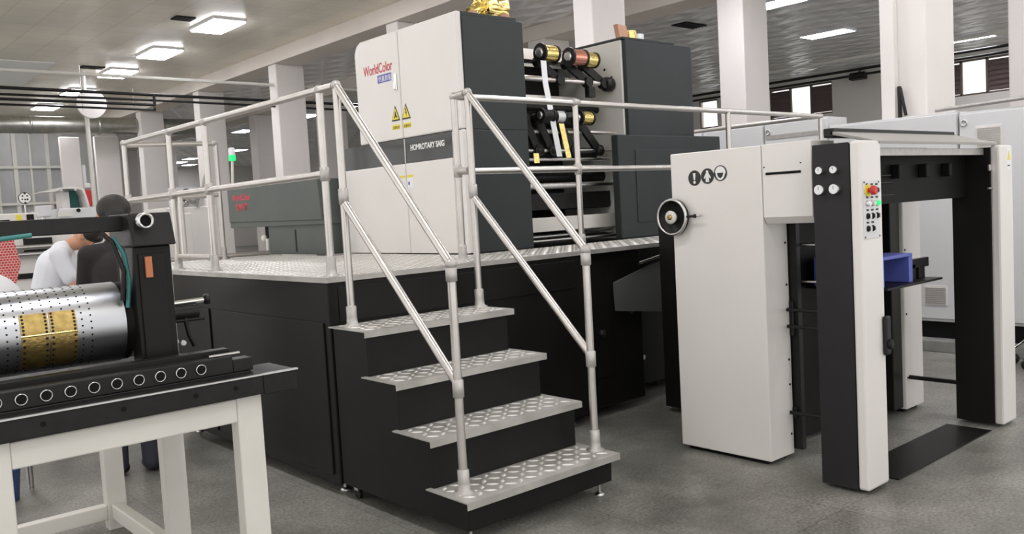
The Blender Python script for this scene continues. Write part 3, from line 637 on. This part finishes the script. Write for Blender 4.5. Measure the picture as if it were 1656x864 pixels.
# control panel on the column cover
CY = 2.19
cp = B(4.283, 4.455, CY-.004, CY, 1.335, 1.635).build('control_panel', 'cabinet_paint', dl, bevel=.002)
for x, z in ((4.293, 1.625), (4.445, 1.625), (4.293, 1.345), (4.445, 1.345)): MB().lathe((x, CY-.004, z), YM, [(.005, 0), (.004, .003)], 8).build('screw_head', 'black_iron', cp)
for r_, z in enumerate((1.583, 1.517, 1.452, 1.388)):
    for c_, x in enumerate((4.323, 4.373, 4.423)):
        if r_ == 3 and c_ == 2: continue
        B(x-.012, x+.012, CY-.0055, CY-.004, z+.026, z+.036).build('button_label', 'black_mark', cp)
        if r_ == 0 and c_ == 0:
            MB().lathe((x+.005, CY-.004, z), YM, [(.032, 0), (.032, .006)], 24).build('stop_collar', 'yellow', cp)
            MB().lathe((x+.005, CY-.01, z), YM, [(.012, 0), (.012, .014), (.024, .018), (.024, .034), (.018, .040)], 24).build('stop_button', 'red', cp)
        else:
            m_ = 'green_light' if (r_, c_) == (1, 2) else 'sticker_white' if (r_, c_) == (1, 0) else 'white_frame' if (r_, c_) == (1, 1) else 'black_paint'
            b_ = MB().lathe((x, CY-.004, z), YM, [(.016, 0), (.016, .005), (.0135, .006)], 20).build('button_ring', 'steel' if m_ != 'black_paint' else 'black_paint', cp)
            if m_ == 'black_paint':
                MB().lathe((x, CY-.010, z), YM, [(.011, 0), (.010, .010)], 16).build('switch_knob', 'black_iron', b_)
                MB().box(x-.003, x+.003, CY-.026, CY-.020, z-.011, z+.011).build('switch_grip', 'sticker_white', b_)
            else: MB().lathe((x, CY-.010, z), YM, [(.0135, 0), (.012, .012)], 18).build('button_lens', m_, b_)
# sticker on far column
sk = B(6.10, 6.17, 2.1535, 2.155, 1.66, 1.81).build('warning_sticker', 'sticker_white', dl)
MB().prism([(6.11, 1.725), (6.16, 1.725), (6.135, 1.785)], 1, 2.152, 2.1535).build('sticker_triangle', 'yellow', sk)
B(6.115, 6.155, 2.152, 2.1535, 1.685, 1.692).build('sticker_caption', 'black_mark', sk)
# blue crate on the lift table
t = thing('blue_crate', 'blue plastic crate standing on the lift table of the delivery unit', 'crate', (5.1, 2.7, 1.0))
MB().box(5.02, 5.42, 2.46, 2.90, 1.16, 1.18).build('crate_top', 'blue_plastic', t, bevel=.004)
MB().box(5.02, 5.05, 2.46, 2.90, 1.0, 1.16).box(5.37, 5.42, 2.46, 2.90, 1.0, 1.16).box(5.05, 5.37, 2.86, 2.9, 1.0, 1.16).build('crate_walls', 'blue_plastic', t, bevel=.004)
tag(B(4.60, 5.88, 2.19, 2.47, .001, .008).build('floor_plate', 'black_paint', bevel=.002), 'black steel plate lying on the floor under the delivery unit', 'plate')

# ---------------------------------------------------------------- electrical cabinets at the right
CX = 8.56
tag(B(8.42, 9.6, 1.2, 7.6, 0, .11).build('baseboard_right', 'kerb', bevel=.008), 'low concrete kerb under the white cabinets', kind='structure')
cabs = [(6.32, 7.4, 2.36, 'tall white cabinet beside the right press tower'), (5.50, 6.31, 2.36, 'white cabinet left of the ring bolt behind the guard rail'), (4.74, 5.49, 2.36, 'white cabinet with a grey strip behind the guard rail post'),
        (3.44, 4.73, 2.26, 'white cabinet with a low vent seen through the delivery unit'), (2.62, 3.43, 2.24, 'white cabinet with a louvred vent beside the far column'), (1.3, 2.61, 2.24, 'white cabinet at the right edge of the picture')]
for i, (a, b, zt, l) in enumerate(cabs):
    t = thing('electrical_cabinet', l, 'cabinet', (CX+.2, (a+b)/2, .11), 'row of white electrical cabinets')
    B(CX+.02, CX+.42, a+.004, b-.004, .27, zt).build('cabinet_body', 'cabinet_paint', t, bevel=.004)
    B(CX+.03, CX+.4, a, b, .11, .27).build('cabinet_base', 'deep_black', t)
    B(CX, CX+.02, a+.008, b-.008, .30, zt-.02).build('cabinet_door', 'cabinet_paint', t, bevel=.004)
    MB().lathe((CX, b-.05, zt-.1), XM, [(.032, 0), (.032, .012), (.02, .012), (.02, .0)], 16, cap=False).build('ring_bolt', 'steel', t)
    if i == 2: B(CX-.006, CX, a+.03, b-.02, 2.18, 2.225).build('grey_strip', 'rail_joint', t)
    if i in (3, 4):
        for y0, y1, z0, z1 in (((3.05, 3.28, 1.90, 2.10),) if i == 4 else ((3.56, 3.78, .43, .62),)):
            v = B(CX-.008, CX, y0, y1, z0, z1).build('vent_grille', 'white_paint', t, bevel=.003)
            sl = MB()
            for k in range(9): zz = z0+.018+k*(z1-z0-.03)/9; sl.box(CX-.014, CX-.008, y0+.015, y1-.015, zz, zz+.009)
            sl.build('grille_slats', 'rail_joint', v)
tag(B(8.9, 8.99, 4.18, 4.32, 2.27, 5.0).build('cable_trunking', 'white_paint', bevel=.004), 'white vertical trunking in front of the right pillar', 'trunking')
mb = MB(); mb.path([(8.94, 4.15, 2.6), (8.92, 4.14, 2.45), (8.92, 4.14, 2.28)], .02).path([(8.94, 4.14, 2.58), (8.9, 4.09, 2.4), (8.9, 4.07, 2.3)], .016)
tag(mb.build('power_cable', 'black_iron'), 'pair of black cables dropping into the cabinets beside the trunking', 'cable')
tag(MB().path([(8.6, 3.65, 2.29), (8.55, 2.75, 2.31)], .02).build('conduit', 'rail_joint'), 'grey conduit along the top of the cabinets at right', 'pipe')
t = thing('castor_base', 'silver star shaped castor base at the right edge', 'base', (8.15, 2.55, 0))
hub = MB().lathe((8.2, 2.6, .28), ZP, [(.05, 0), (.05, .1)], 16).build('hub', 'chrome', t)
for k in range(5):
    a = k*2*math.pi/5+.3; c, s_ = math.cos(a), math.sin(a)
    T((8.2, 2.6, .34), (8.2+.26*c, 2.6+.26*s_, .12), .022).build('leg', 'chrome', t); MB().ball((8.2+.26*c, 2.6+.26*s_, .045), (.04, .04, .045)).build('castor', 'black_iron', t)

# ---------------------------------------------------------------- grey machine left of the tower
gm = thing('grey_machine', 'dark green grey hooded machine with blurred red lettering left of the tower', 'machine', (4, 8, PZ))
MB().prism([(7.06, 1.58), (9.05, 1.60), (9.05, 1.955), (7.10, 1.955)], 0, 3.90, 5.0).build('hood', 'green_grey_paint', gm, bevel=.006)
B(3.93, 5.0, 7.06, 8.2, PZ+.004, 1.56).build('base_cabinet', 'green_grey_paint', gm, bevel=.005)
B(3.925, 3.932, 7.62, 7.64, PZ+.03, 1.5).build('door_seam', 'black_iron', gm)
B(3.91, 5.0, 7.04, 9.05, 1.54, 1.60).build('trim_band', 'green_grey_paint', gm, bevel=.004)
B(4.3, 5.0, 8.2, 9.05, PZ+.004, 1.54).build('dark_bay', 'deep_black', gm)
T((3.95, 8.27, PZ), (3.95, 8.27, 1.42), .022).build('support_post', 'white_frame', gm); MB().ball((3.94, 8.33, 1.42), (.03, .03, .04)).build('post_cap', 'white_frame', gm)
text('WorldColor', 'brand_lettering', 'logo_red', gm, (3.8985, 8.93, 1.825), YM, ZP, .085, bold=.003)
text('世嘉智能', 'brand_lettering', 'logo_red', gm, (3.8985, 8.86, 1.725), YM, ZP, .075, bold=.003)
t = thing('signal_light', 'signal light pole with a lit green lamp behind the railing', 'light', (3.95, 8.9, 1.955))
T((3.92, 8.95, 1.955), (3.94, 8.95, 2.25), .014).build('pole', 'white_frame', t)
MB().lathe((3.94, 8.95, 2.25), ZP, [(.036, 0), (.036, .06)], 20).build('green_lens', 'green_light', t)
MB().lathe((3.94, 8.95, 2.31), ZP, [(.034, 0), (.034, .07), (.02, .08)], 20).build('clear_cap', 'sticker_white', t)

# ---------------------------------------------------------------- die stand at the left front
sd = thing('machine_stand', 'cream square tube stand carrying the black plate cylinder machine', 'stand', (1, 3.7, 0))
DX = -.03
def leg(x, y, z0=0., z1=.86): return B(x-.05, x+.05, y, y+.07, z0, z1).build('leg', 'white_frame', sd, bevel=.006)
SY = 3.17
leg(1.42, SY, 0, .94); leg(1.42, 4.03); leg(1.40, 4.9); leg(.56, SY, 0, .94); leg(.5, 4.9)
B(.61, 1.37, SY, SY+.07, .845, .935).build('front_beam', 'white_frame', sd, bevel=.006)
B(1.37, 1.47, SY+.07, 4.9, .86, .94).build('side_beam', 'white_frame', sd, bevel=.006)
B(.0, 1.45, 4.9, 4.97, .86, .93).build('rear_beam', 'white_frame', sd, bevel=.006)
B(0., 1.35, 4.9, 4.96, .06, .14).build('stretcher', 'white_frame', sd, bevel=.006)
B(1.37, 1.43, SY+.07, 4.9, .06, .14).build('stretcher', 'white_frame', sd, bevel=.006)
cm = thing('plate_cylinder_machine', 'black bench machine holding a perforated steel cylinder with brass plates', 'machine', (.9, 3.7, .94))
B(-.6, 1.46, 3.12, 3.2, .945, 1.025).build('front_channel', 'black_iron', cm, bevel=.004)
B(1.46, 1.60, 3.12, 3.36, .94, 1.02).build('channel_end', 'black_iron', cm, bevel=.004)
B(-.6, 1.6, 3.11, 3.125, 1.018, 1.024).build('channel_lip', 'steel', cm)
B(-.6, 1.45, 3.2, 4.05, .95, 1.03).build('bed', 'black_iron', cm, bevel=.004)
B(-.6, 1.38, 3.2, 3.27, 1.03, 1.095).build('hole_rail', 'black_iron', cm, bevel=.004)
B(-.6, 1.40, 3.27, 3.33, 1.03, 1.115).build('slide_rail', 'black_paint', cm, bevel=.003)
B(-.6, 1.40, 3.33, 3.45, 1.03, 1.085).build('slide_rail', 'black_iron', cm, bevel=.003)
for x in (.2, .45, .7, .95, 1.2, 1.35): MB().lathe((x, 3.12, .985), YM, [(.009, 0), (.009, .002)], 10).build('bolt_hole', 'deep_black', cm)
for i in range(10):
    x = 1.255-i*.0745
    k = MB().lathe((x, 3.2, 1.063), YM, [(.019, 0), (.020, .006), (.017, .008), (.0155, .0)], 22, cap=False).build('eyelet', 'steel', cm)
    MB().lathe((x, 3.2, 1.063), YM, [(.0145, .0), (.0145, .004)], 18).build('eyelet_hole', 'deep_black', k)
T((1.30, 3.23, 1.10), (1.42, 3.23, 1.10), .006).build('stop_screw', 'steel', cm); B(1.38, 1.46, 3.2, 3.27, 1.03, 1.08).build('slide_stop', 'black_iron', cm, bevel=.004)
# cylinder
CYY, CYZ, CR = 3.62, 1.24, .155
cyl = T((-.6, CYY, CYZ), (1.09, CYY, CYZ), CR, n=72).build('perforated_cylinder', 'drum_steel', cm)
MB().lathe((1.09, CYY, CYZ), XP, [(CR, 0), (CR*.98, .006), (CR*.98, .03)], 60).build('cylinder_rim', 'black_iron', cyl)
hs = MB()
def cyl_pt(x, a, rr): return Vector((x, CYY-math.cos(a)*rr, CYZ+math.sin(a)*rr))
def dot(mb, x, a, rr, q):
    c = cyl_pt(x, a, rr); nrm = (c-Vector((x, CYY, CYZ))).normalized()
    mb.lathe(c-nrm*.001, nrm, [(q, 0), (q, .0018)], 7, smooth=False)
for i in range(0, 32):
    x = .965-i*.031
    for j in range(-7, 18):
        a = R(j*9.0+(4.5 if i % 2 else 0))
        dot(hs, x, a, CR, .0037)
tag(hs.build('punched_holes', 'deep_black', cyl), kind='stuff')
def plate(x0, x1, a0, a1):
    mb = MB(); n_ = 14; vs = []
    for rr in (CR+.0005, CR+.004):
        for i in range(n_+1):
            a = R(a0+(a1-a0)*i/n_)
            for x in (x0, x1): vs.append(cyl_pt(x, a, rr))
    m_ = 2*(n_+1); fs = []
    for i in range(n_):
        k = 2*i; fs += [(k, k+2, k+3, k+1), (m_+k, m_+k+1, m_+k+3, m_+k+2), (k, m_+k, m_+k+2, k+2), (k+1, k+3, m_+k+3, m_+k+1)]
    fs += [(0, 1, m_+1, m_), (m_-2, 2*m_-2, 2*m_-1, m_-1)]
    mb.add(vs, fs, False); p = mb.build('brass_plate', 'brass', cyl)
    for x in (x0+.008, x1-.008):
        mb = MB()
        for k in range(6):
            a = R(a0+(a1-a0)*(k+.5)/6); dot(mb, x, a, CR+.004, .005)
        mb.build('clamp_row', 'black_iron', p)
    return p
for x0, x1 in ((.825, .915), (.73, .82), (.56, .655), (.46, .555), (.28, .38)):
    plate(x0, x1, 0, 28); plate(x0, x1, -52, -2)
for x0, x1 in ((.73, .915), (.46, .655)):
    T(cyl_pt(x0, R(-1), CR+.003), cyl_pt(x1, R(-1), CR+.003), .0035).build('brass_seam', 'gold_foil', cyl)
# end frames and top beam
B(1.12, 1.26, 3.42, 3.52, 1.03, 1.53).build('end_frame', 'black_paint', cm, bevel=.006)
MB().prism([(3.38, 1.53), (3.42, 1.655), (3.66, 1.655), (3.66, 1.53)], 0, 1.11, 1.27).build('frame_head', 'black_iron', cm, bevel=.006)
B(1.20, 1.26, 3.52, 3.70, 1.03, 1.53).build('end_frame', 'black_iron', cm, bevel=.006)
MB().box(1.18, 1.20, 3.76, 3.8, 1.1, 1.53).box(1.285, 1.32, 3.76, 3.8, 1.1, 1.53).box(1.20, 1.285, 3.76, 3.8, 1.1, 1.34).box(1.20, 1.285, 3.76, 3.8, 1.50, 1.53).build('window_frame', 'panel_grey', cm, bevel=.003)
B(1.19, 1.31, 3.82, 3.86, 1.1, 1.52).build('frame_backing', 'deep_black', cm)
B(1.135, 1.235, 3.41, 3.42, 1.10, 1.5).build('frame_cover', 'black_paint', cm, bevel=.003)
B(1.155, 1.18, 3.398, 3.41, 1.41, 1.49).build('warning_tab', 'orange', cm, bevel=.002)
B(-.6, 1.14, 3.5, 3.56, 1.59, 1.65).build('top_beam', 'black_iron', cm, bevel=.004)
MB().lathe((1.155, 3.385, 1.625), YM, [(.030, 0), (.030, .03), (.0215, .032), (.0215, .0)], 30, cap=False).build('eye_ring', 'steel', cm)
MB().lathe((1.155, 3.378, 1.625), YM, [(.021, 0), (.021, .004)], 24).build('ring_hole', 'deep_black', cm)
MB().path([(-.6, 3.5, 1.56), (.5, 3.5, 1.57), (.8, 3.5, 1.595)], .009).build('air_hose', 'teal', cm)
MB().path([(1.03, 3.48, 1.59), (1.06, 3.46, 1.55), (1.09, 3.45, 1.44), (1.08, 3.46, 1.33)], .009).build('air_hose', 'black_iron', cm)
MB().path([(1.07, 3.48, 1.57), (1.10, 3.46, 1.50), (1.11, 3.46, 1.40), (1.10, 3.47, 1.30)], .008).build('air_hose', 'teal', cm)
T((1.27, 3.62, 1.28), (1.455, 3.62, 1.285), .011).build('drive_shaft', 'chrome', cm)
MB().lathe((1.45, 3.62, 1.285), XP, [(.014, 0), (.022, .006), (.022, .022)], 18).build('shaft_end', 'black_iron', cm)
T((1.27, 3.62, 1.24), (1.42, 3.62, 1.24), .03).build('gear_hub', 'black_iron', cm)
T((1.27, 3.6, 1.21), (1.44, 3.6, 1.21), .008).build('link_rod', 'black_iron', cm)
MB().path([(1.36, 3.6, 1.22), (1.37, 3.6, 1.15), (1.39, 3.6, 1.10)], .009).build('crank_arm', 'black_iron', cm)
for z, x in ((1.255, 1.30), (1.225, 1.29), (1.13, 1.31), (1.12, 1.34)): MB().lathe((x, 3.59, z), YM, [(.011, 0), (.011, .01)], 12).build('bolt_head', 'steel', cm)
B(1.36, 1.43, 3.5, 3.7, 1.03, 1.05).build('foot_plate', 'black_iron', cm, bevel=.003)
for o_ in (sd, cm): o_.location.x += DX
# items beside it
t = thing('waste_bin', 'blue bin on the floor behind the cream stand leg', 'bin', (1.05, 5.97, 0))
MB().lathe((1.04, 5.97, 0), ZP, [(.075, 0), (.095, .19), (.098, .2), (.08, .2)], 26).build('bin_body', 'navy_plastic', t)
MB().lathe((1.04, 5.97, .19), ZP, [(.102, 0), (.102, .012), (.09, .014)], 26).build('bin_rim', 'navy_plastic', t)
t = thing('printed_sheet_stack', 'red patterned printed sheet hanging over the table behind the beam', 'sheet', (1.1, 6.2, 0))
MB().prism([(.6, 1.585), (1.24, 1.585), (1.27, 1.42), (1.235, 1.30), (.6, 1.30)], 1, 6.1, 6.12).build('printed_sheet', 'printed_sheet', t)
T((.6, 6.14, 1.59), (1.3, 6.14, 1.59), .02).build('support_bar', 'steel', t)
for x in (.65, 1.22): T((x, 6.16, 0), (x, 6.16, 1.59), .02).build('support_leg', 'steel', t)
t = thing('paper_roll', 'white paper roll behind the cylinder at the left edge', 'roll', (.85, 5.1, 0))
MB().lathe((.84, 5.1, 1.25), (.2, -1, 0), [(.06, -.02), (.16, -.015), (.17, .15), (.165, .17), (.04, .172)], 34).build('paper_wind', 'sticker_white', t)
T((.84, 5.2, 0), (.84, 5.2, 1.2), .03).build('stand_post', 'black_iron', t); MB().box(.7, .98, 5.06, 5.34, 0, .03).build('stand_foot', 'black_iron', t)

# ---------------------------------------------------------------- background machines at left
def bgbox(name, label, cat, x0, x1, y0, y1, z0, z1, m='white_paint', legs=True):
    t = thing(name, label, cat, ((x0+x1)/2, (y0+y1)/2, 0))
    B(x0, x1, y0, y1, z0, z1).build('housing', m, t, bevel=.015)
    if legs: B(x0+.05, x1-.05, y0+.05, y1-.02, 0, z0).build('pedestal', 'cabinet_paint', t)
    return t
t = bgbox('white_machine', 'long low white machine with a yellow label at the left edge', 'machine', 1.6, 2.95, 13, 14, 1.1, 1.88)
MB().box(1.7, 2.62, 12.99, 13, 1.74, 1.80).build('dark_slot', 'black_paint', t)
B(2.70, 2.76, 12.985, 13, 1.76, 1.86).build('label_plate', 'yellow', t); B(2.82, 2.91, 12.985, 13, 1.74, 1.86).build('display', 'black_paint', t, bevel=.01)
t = thing('round_sign', 'small round white sign with black marks on the glazed partition', 'sign', (3.06, 14.2, 0))
MB().lathe((3.06, 14.1, 2.115), YM, [(.085, 0), (.085, .015)], 30).build('sign_rim', 'black_mark', t)
MB().lathe((3.06, 14.085, 2.115), YM, [(.076, 0), (.076, .004)], 30).build('sign_face', 'white_mark', t)
for dx, dz, r in ((-.03, .03, .012), (.03, .03, .012), (-.035, -.015, .01), (0, -.02, .012), (.03, -.02, .014), (0, .068, .016), (0, -.068, .016)):
    MB().lathe((3.06+dx, 14.08, 2.115+dz), YM, [(r, 0), (r, .003)], 12).build('sign_mark', 'black_mark', t)
T((3.06, 14.11, 0), (3.06, 14.11, 2.05), .012).build('sign_post', 'steel', t)
t = bgbox('control_box', 'small pale hanging control box left of the canopy machine', 'box', 3.42, 3.62, 15, 15.2, 1.85, 2.03, 'cabinet_paint', False)
T((3.52, 15.1, 0), (3.52, 15.1, 1.85), .03).build('post', 'steel', t)
t = thing('canopy_machine', 'machine with a raised curved white canopy over a teal interior', 'machine', (4.1, 16.2, 0))
MB().prism([(3.72, 2.265), (3.85, 2.31), (4.05, 2.345), (4.25, 2.345), (4.36, 2.31), (4.41, 2.1), (4.43, 2.0), (4.39, 2.0), (4.36, 2.2), (4.32, 2.29), (4.2, 2.315), (4.05, 2.315), (3.9, 2.27)], 1, 15.9, 16.7).build('canopy', 'white_paint', t)
MB().box(4.16, 4.36, 16.3, 16.5, 1.9, 2.29).build('interior', 'teal', t); MB().box(4.06, 4.17, 16.1, 16.5, 0, 2.27).build('upright', 'white_paint', t)
MB().box(3.75, 4.6, 16, 17, 0, 1.98).build('housing', 'cabinet_paint', t, bevel=.02)
for x in (4.0, 4.22): MB().box(x-.02, x+.02, 15.88, 15.9, 2.28, 2.32).build('canopy_hinge', 'steel', t)
t = bgbox('supply_counter', 'grey white counter with a black dial below the canopy', 'counter', 3.72, 4.30, 15, 15.6, 1.0, 1.97, 'cabinet_paint')
MB().lathe((4.0, 15, 1.93), YM, [(.03, 0), (.03, .02)], 14).build('dial', 'black_paint', t); B(3.70, 3.9, 14.98, 15, 1.84, 1.93).build('beige_door', 'white_frame', t)
t = thing('fire_extinguisher', 'red fire extinguisher cabinet hung beside the white wall panel', 'extinguisher', (5.6, 20, 0))
B(5.49, 5.63, 20, 20.12, 2.12, 2.47).build('red_body', 'red', t, bevel=.03); B(5.50, 5.62, 19.98, 20.1, 2.5, 2.6).build('white_cap', 'white_paint', t, bevel=.02); B(5.53, 5.58, 20.12, 20.2, 0, 3.0).build('mounting_post', 'cabinet_paint', t)
t = bgbox('paper_cutter', 'white machine with steel rollers behind the two workers', 'machine', 2.0, 3.1, 11, 12, .55, 1.60)
MB().box(2.33, 2.62, 10.96, 11.01, 1.40, 1.55).build('dark_recess', 'black_iron', t); T((2.1, 10.95, 1.45), (2.66, 10.95, 1.45), .03).build('steel_roller', 'steel', t); T((2.1, 10.95, 1.37), (2.6, 10.95, 1.37), .03).build('steel_roller', 'steel', t)
B(2.0, 3.1, 10.98, 11, 1.10, 1.16).build('dark_trim', 'black_iron', t)
t = bgbox('gear_machine', 'pale machine with exposed black gears seen through the railing', 'machine', 4.3, 5.0, 12, 12.9, .4, 1.85)
B(4.45, 4.56, 11.98, 12, 1.30, 1.5).build('dark_window', 'black_iron', t)
for x, z in ((4.5, 1.98), (4.6, 2.05), (4.68, 1.95), (4.78, 2.02), (4.56, 1.9)):
    MB().lathe((x, 12.0, z), YM, [(.05, -.04), (.05, .0), (.02, .03)], 14).build('gear', 'black_iron' if z > 1.96 else 'steel', t)
B(4.42, 4.86, 12.05, 12.2, 1.85, 2.12).build('gear_bracket', 'cabinet_paint', t)
MB().prism([(4.72, 1.85), (4.78, 1.85), (4.92, 2.3), (4.86, 2.3)], 1, 11.95, 12.0).build('slanted_bar', 'rail_joint', t)
t = bgbox('storage_locker', 'white locker at the left behind the railing end', 'locker', 3.4, 4.1, 10.6, 11.2, .1, 1.75)

# ---------------------------------------------------------------- people
def capsule(mb, p, q, r, r2): mb.tube(p, q, r, r2, n=16); mb.ball(p, r, 16, 10); mb.ball(q, r2, 16, 10)
def remesh(o, vx=.009, it=5):
    m_ = o.modifiers.new('remesh', 'REMESH'); m_.mode = 'VOXEL'; m_.voxel_size = vx; m_.use_smooth_shade = True
    s_ = o.modifiers.new('smooth', 'SMOOTH'); s_.iterations = it; s_.factor = .6
    return o
def person(label, base, face, lean, height, shirt, sleeves, headtilt):
    """face: angle the figure faces (radians, world); lean: forward bend of the back"""
    t = thing('person', label, 'person', base)
    Fv = Vector((math.cos(face), math.sin(face), 0)); S = Vector((-math.sin(face), math.cos(face), 0)); U = Vector((0, 0, 1)); b0 = Vector(base); k = height/1.74
    P = lambda f, s_, u: b0+(Fv*f+S*s_+U*u)*k
    hip = P(-.06, 0, .93)
    bd = (Fv*math.sin(lean)+U*math.cos(lean))
    chest = hip+bd*.36*k; neck = hip+bd*.55*k
    hb = (Fv*math.sin(headtilt)+U*math.cos(headtilt)); hf = (Fv*math.cos(headtilt)-U*math.sin(headtilt))
    head = neck+bd*.05*k+hb*.13*k+hf*.02
    body = MB(); capsule(body, hip, chest, .13*k, .15*k); capsule(body, neck-bd*.05, neck+hb*.08*k, .055*k, .052*k)
    # head: skull, jaw, nose, ears, brow
    def hp(f, s_, u): return head+hf*f*k+S*s_*k+hb*u*k
    body.ball(hp(-.012, 0, .022), (.092*k, .088*k, .10*k), 20, 14); body.ball(hp(.03, 0, -.05), (.062*k, .058*k, .068*k), 16, 10)
    body.ball(hp(.055, 0, -.09), .03*k); body.tube(hp(.085, 0, .02), hp(.113, 0, -.02), .010*k, .017*k, 8); body.ball(hp(.108, 0, -.022), .017*k)
    for sg in (1, -1):
        body.ball(hp(-.005, sg*.088, -.005), (.022*k, .012*k, .034*k)); body.ball(hp(.075, sg*.035, .03), .018*k)
    body.ball(hp(.085, 0, -.06), (.018*k, .026*k, .012*k))
    sh = MB(); sh.ball(hip+bd*.05, (.165*k, .165*k, .12*k)); capsule(sh, hip+bd*.05, chest, .150*k, .165*k); capsule(sh, chest, neck-bd*.06, .165*k, .09*k)
    for sg in (1, -1):
        shd = neck-bd*.07*k+S*sg*.165*k; el = shd+(Fv*.10*k-U*.27*k+S*sg*.05*k); wr = el+(Fv*.22*k-U*.07*k-S*sg*.03*k)
        capsule(body, shd, el, .05*k, .042*k); capsule(body, el, wr, .042*k, .028*k)
        pal = wr+(wr-el).normalized()*.06*k; capsule(body, wr, pal, .026*k, .034*k)
        dfv = (wr-el).normalized()
        for i, ln in enumerate((.07, .08, .075, .06)):
            off = S*(-.027+.018*i)*k; p1 = pal+off+dfv*.03*k; p2 = p1+dfv*ln*.55*k-U*.012*k; p3 = p2+dfv*ln*.35*k-U*.028*k
            capsule(body, p1, p2, .0095*k, .009*k); capsule(body, p2, p3, .009*k, .008*k)
        th = wr+dfv*.03*k-S*sg*.03*k; capsule(body, th, th+dfv*.05*k-S*sg*.025*k-U*.01, .011*k, .009*k)
        capsule(sh, neck-bd*.07*k+S*sg*.02, shd, .085*k, .068*k)
        e2 = shd+(el-shd)*(.72 if sleeves == 'short' else 1.0); capsule(sh, shd, e2, .066*k, .062*k if sleeves == 'short' else .05*k)
        if sleeves == 'long': capsule(sh, e2, e2+(wr-el)*.95, .05*k, .036*k)
    tr = MB(); tr.ball(hip, (.155*k, .155*k, .12*k))
    shoe = []
    for sg in (1, -1):
        h_ = hip+S*sg*.085*k-U*.03; kn = P(.0, sg*.1, .50); an = P(-.04, sg*.1, .09)
        capsule(body, h_, kn, .08*k, .055*k); capsule(body, kn, an, .055*k, .036*k); capsule(tr, h_, kn, .098*k, .075*k); capsule(tr, kn, P(-.04, sg*.1, .07), .075*k, .062*k)
        m_ = MB(); m_.ball(P(.03, sg*.1, .045), (.12*k, .06*k, .045*k) if abs(Fv.x) > .7 else (.06*k, .12*k, .045*k)); shoe.append(m_)
    bo = remesh(body.build('body', 'skin', t), .009, 3)
    remesh(sh.build('shirt', shirt, t), .012, 4); remesh(tr.build('trousers', 'trousers', t), .014, 4)
    for m_ in shoe: m_.build('shoe', 'black_iron', t)
    hr = MB(); hr.ball(hp(-.022, 0, .045), (.103*k, .098*k, .095*k), 22, 16); hr.ball(hp(-.055, 0, .0), (.06*k, .08*k, .07*k))
    hr.ball(hp(.04, 0, .085), (.05*k, .07*k, .035*k))
    remesh(hr.build('hair', 'hair', t), .008, 2)
    co = MB(); capsule(co, neck-bd*.03+S*.03, neck-bd*.03-S*.03, .062*k, .062*k); remesh(co.build('collar', shirt, t), .01, 2)
    return t
person('person in a white short sleeved polo shirt bending over a task, seen in profile', (1.86, 7.9, 0), R(-22), R(18), 1.79, 'white_cloth', 'short', R(78))
person('person in a black shirt leaning beside the black machine frame, dark hair above the beam', (1.80, 5.95, 0), R(75), R(6), 1.78, 'black_cloth', 'long', R(20))
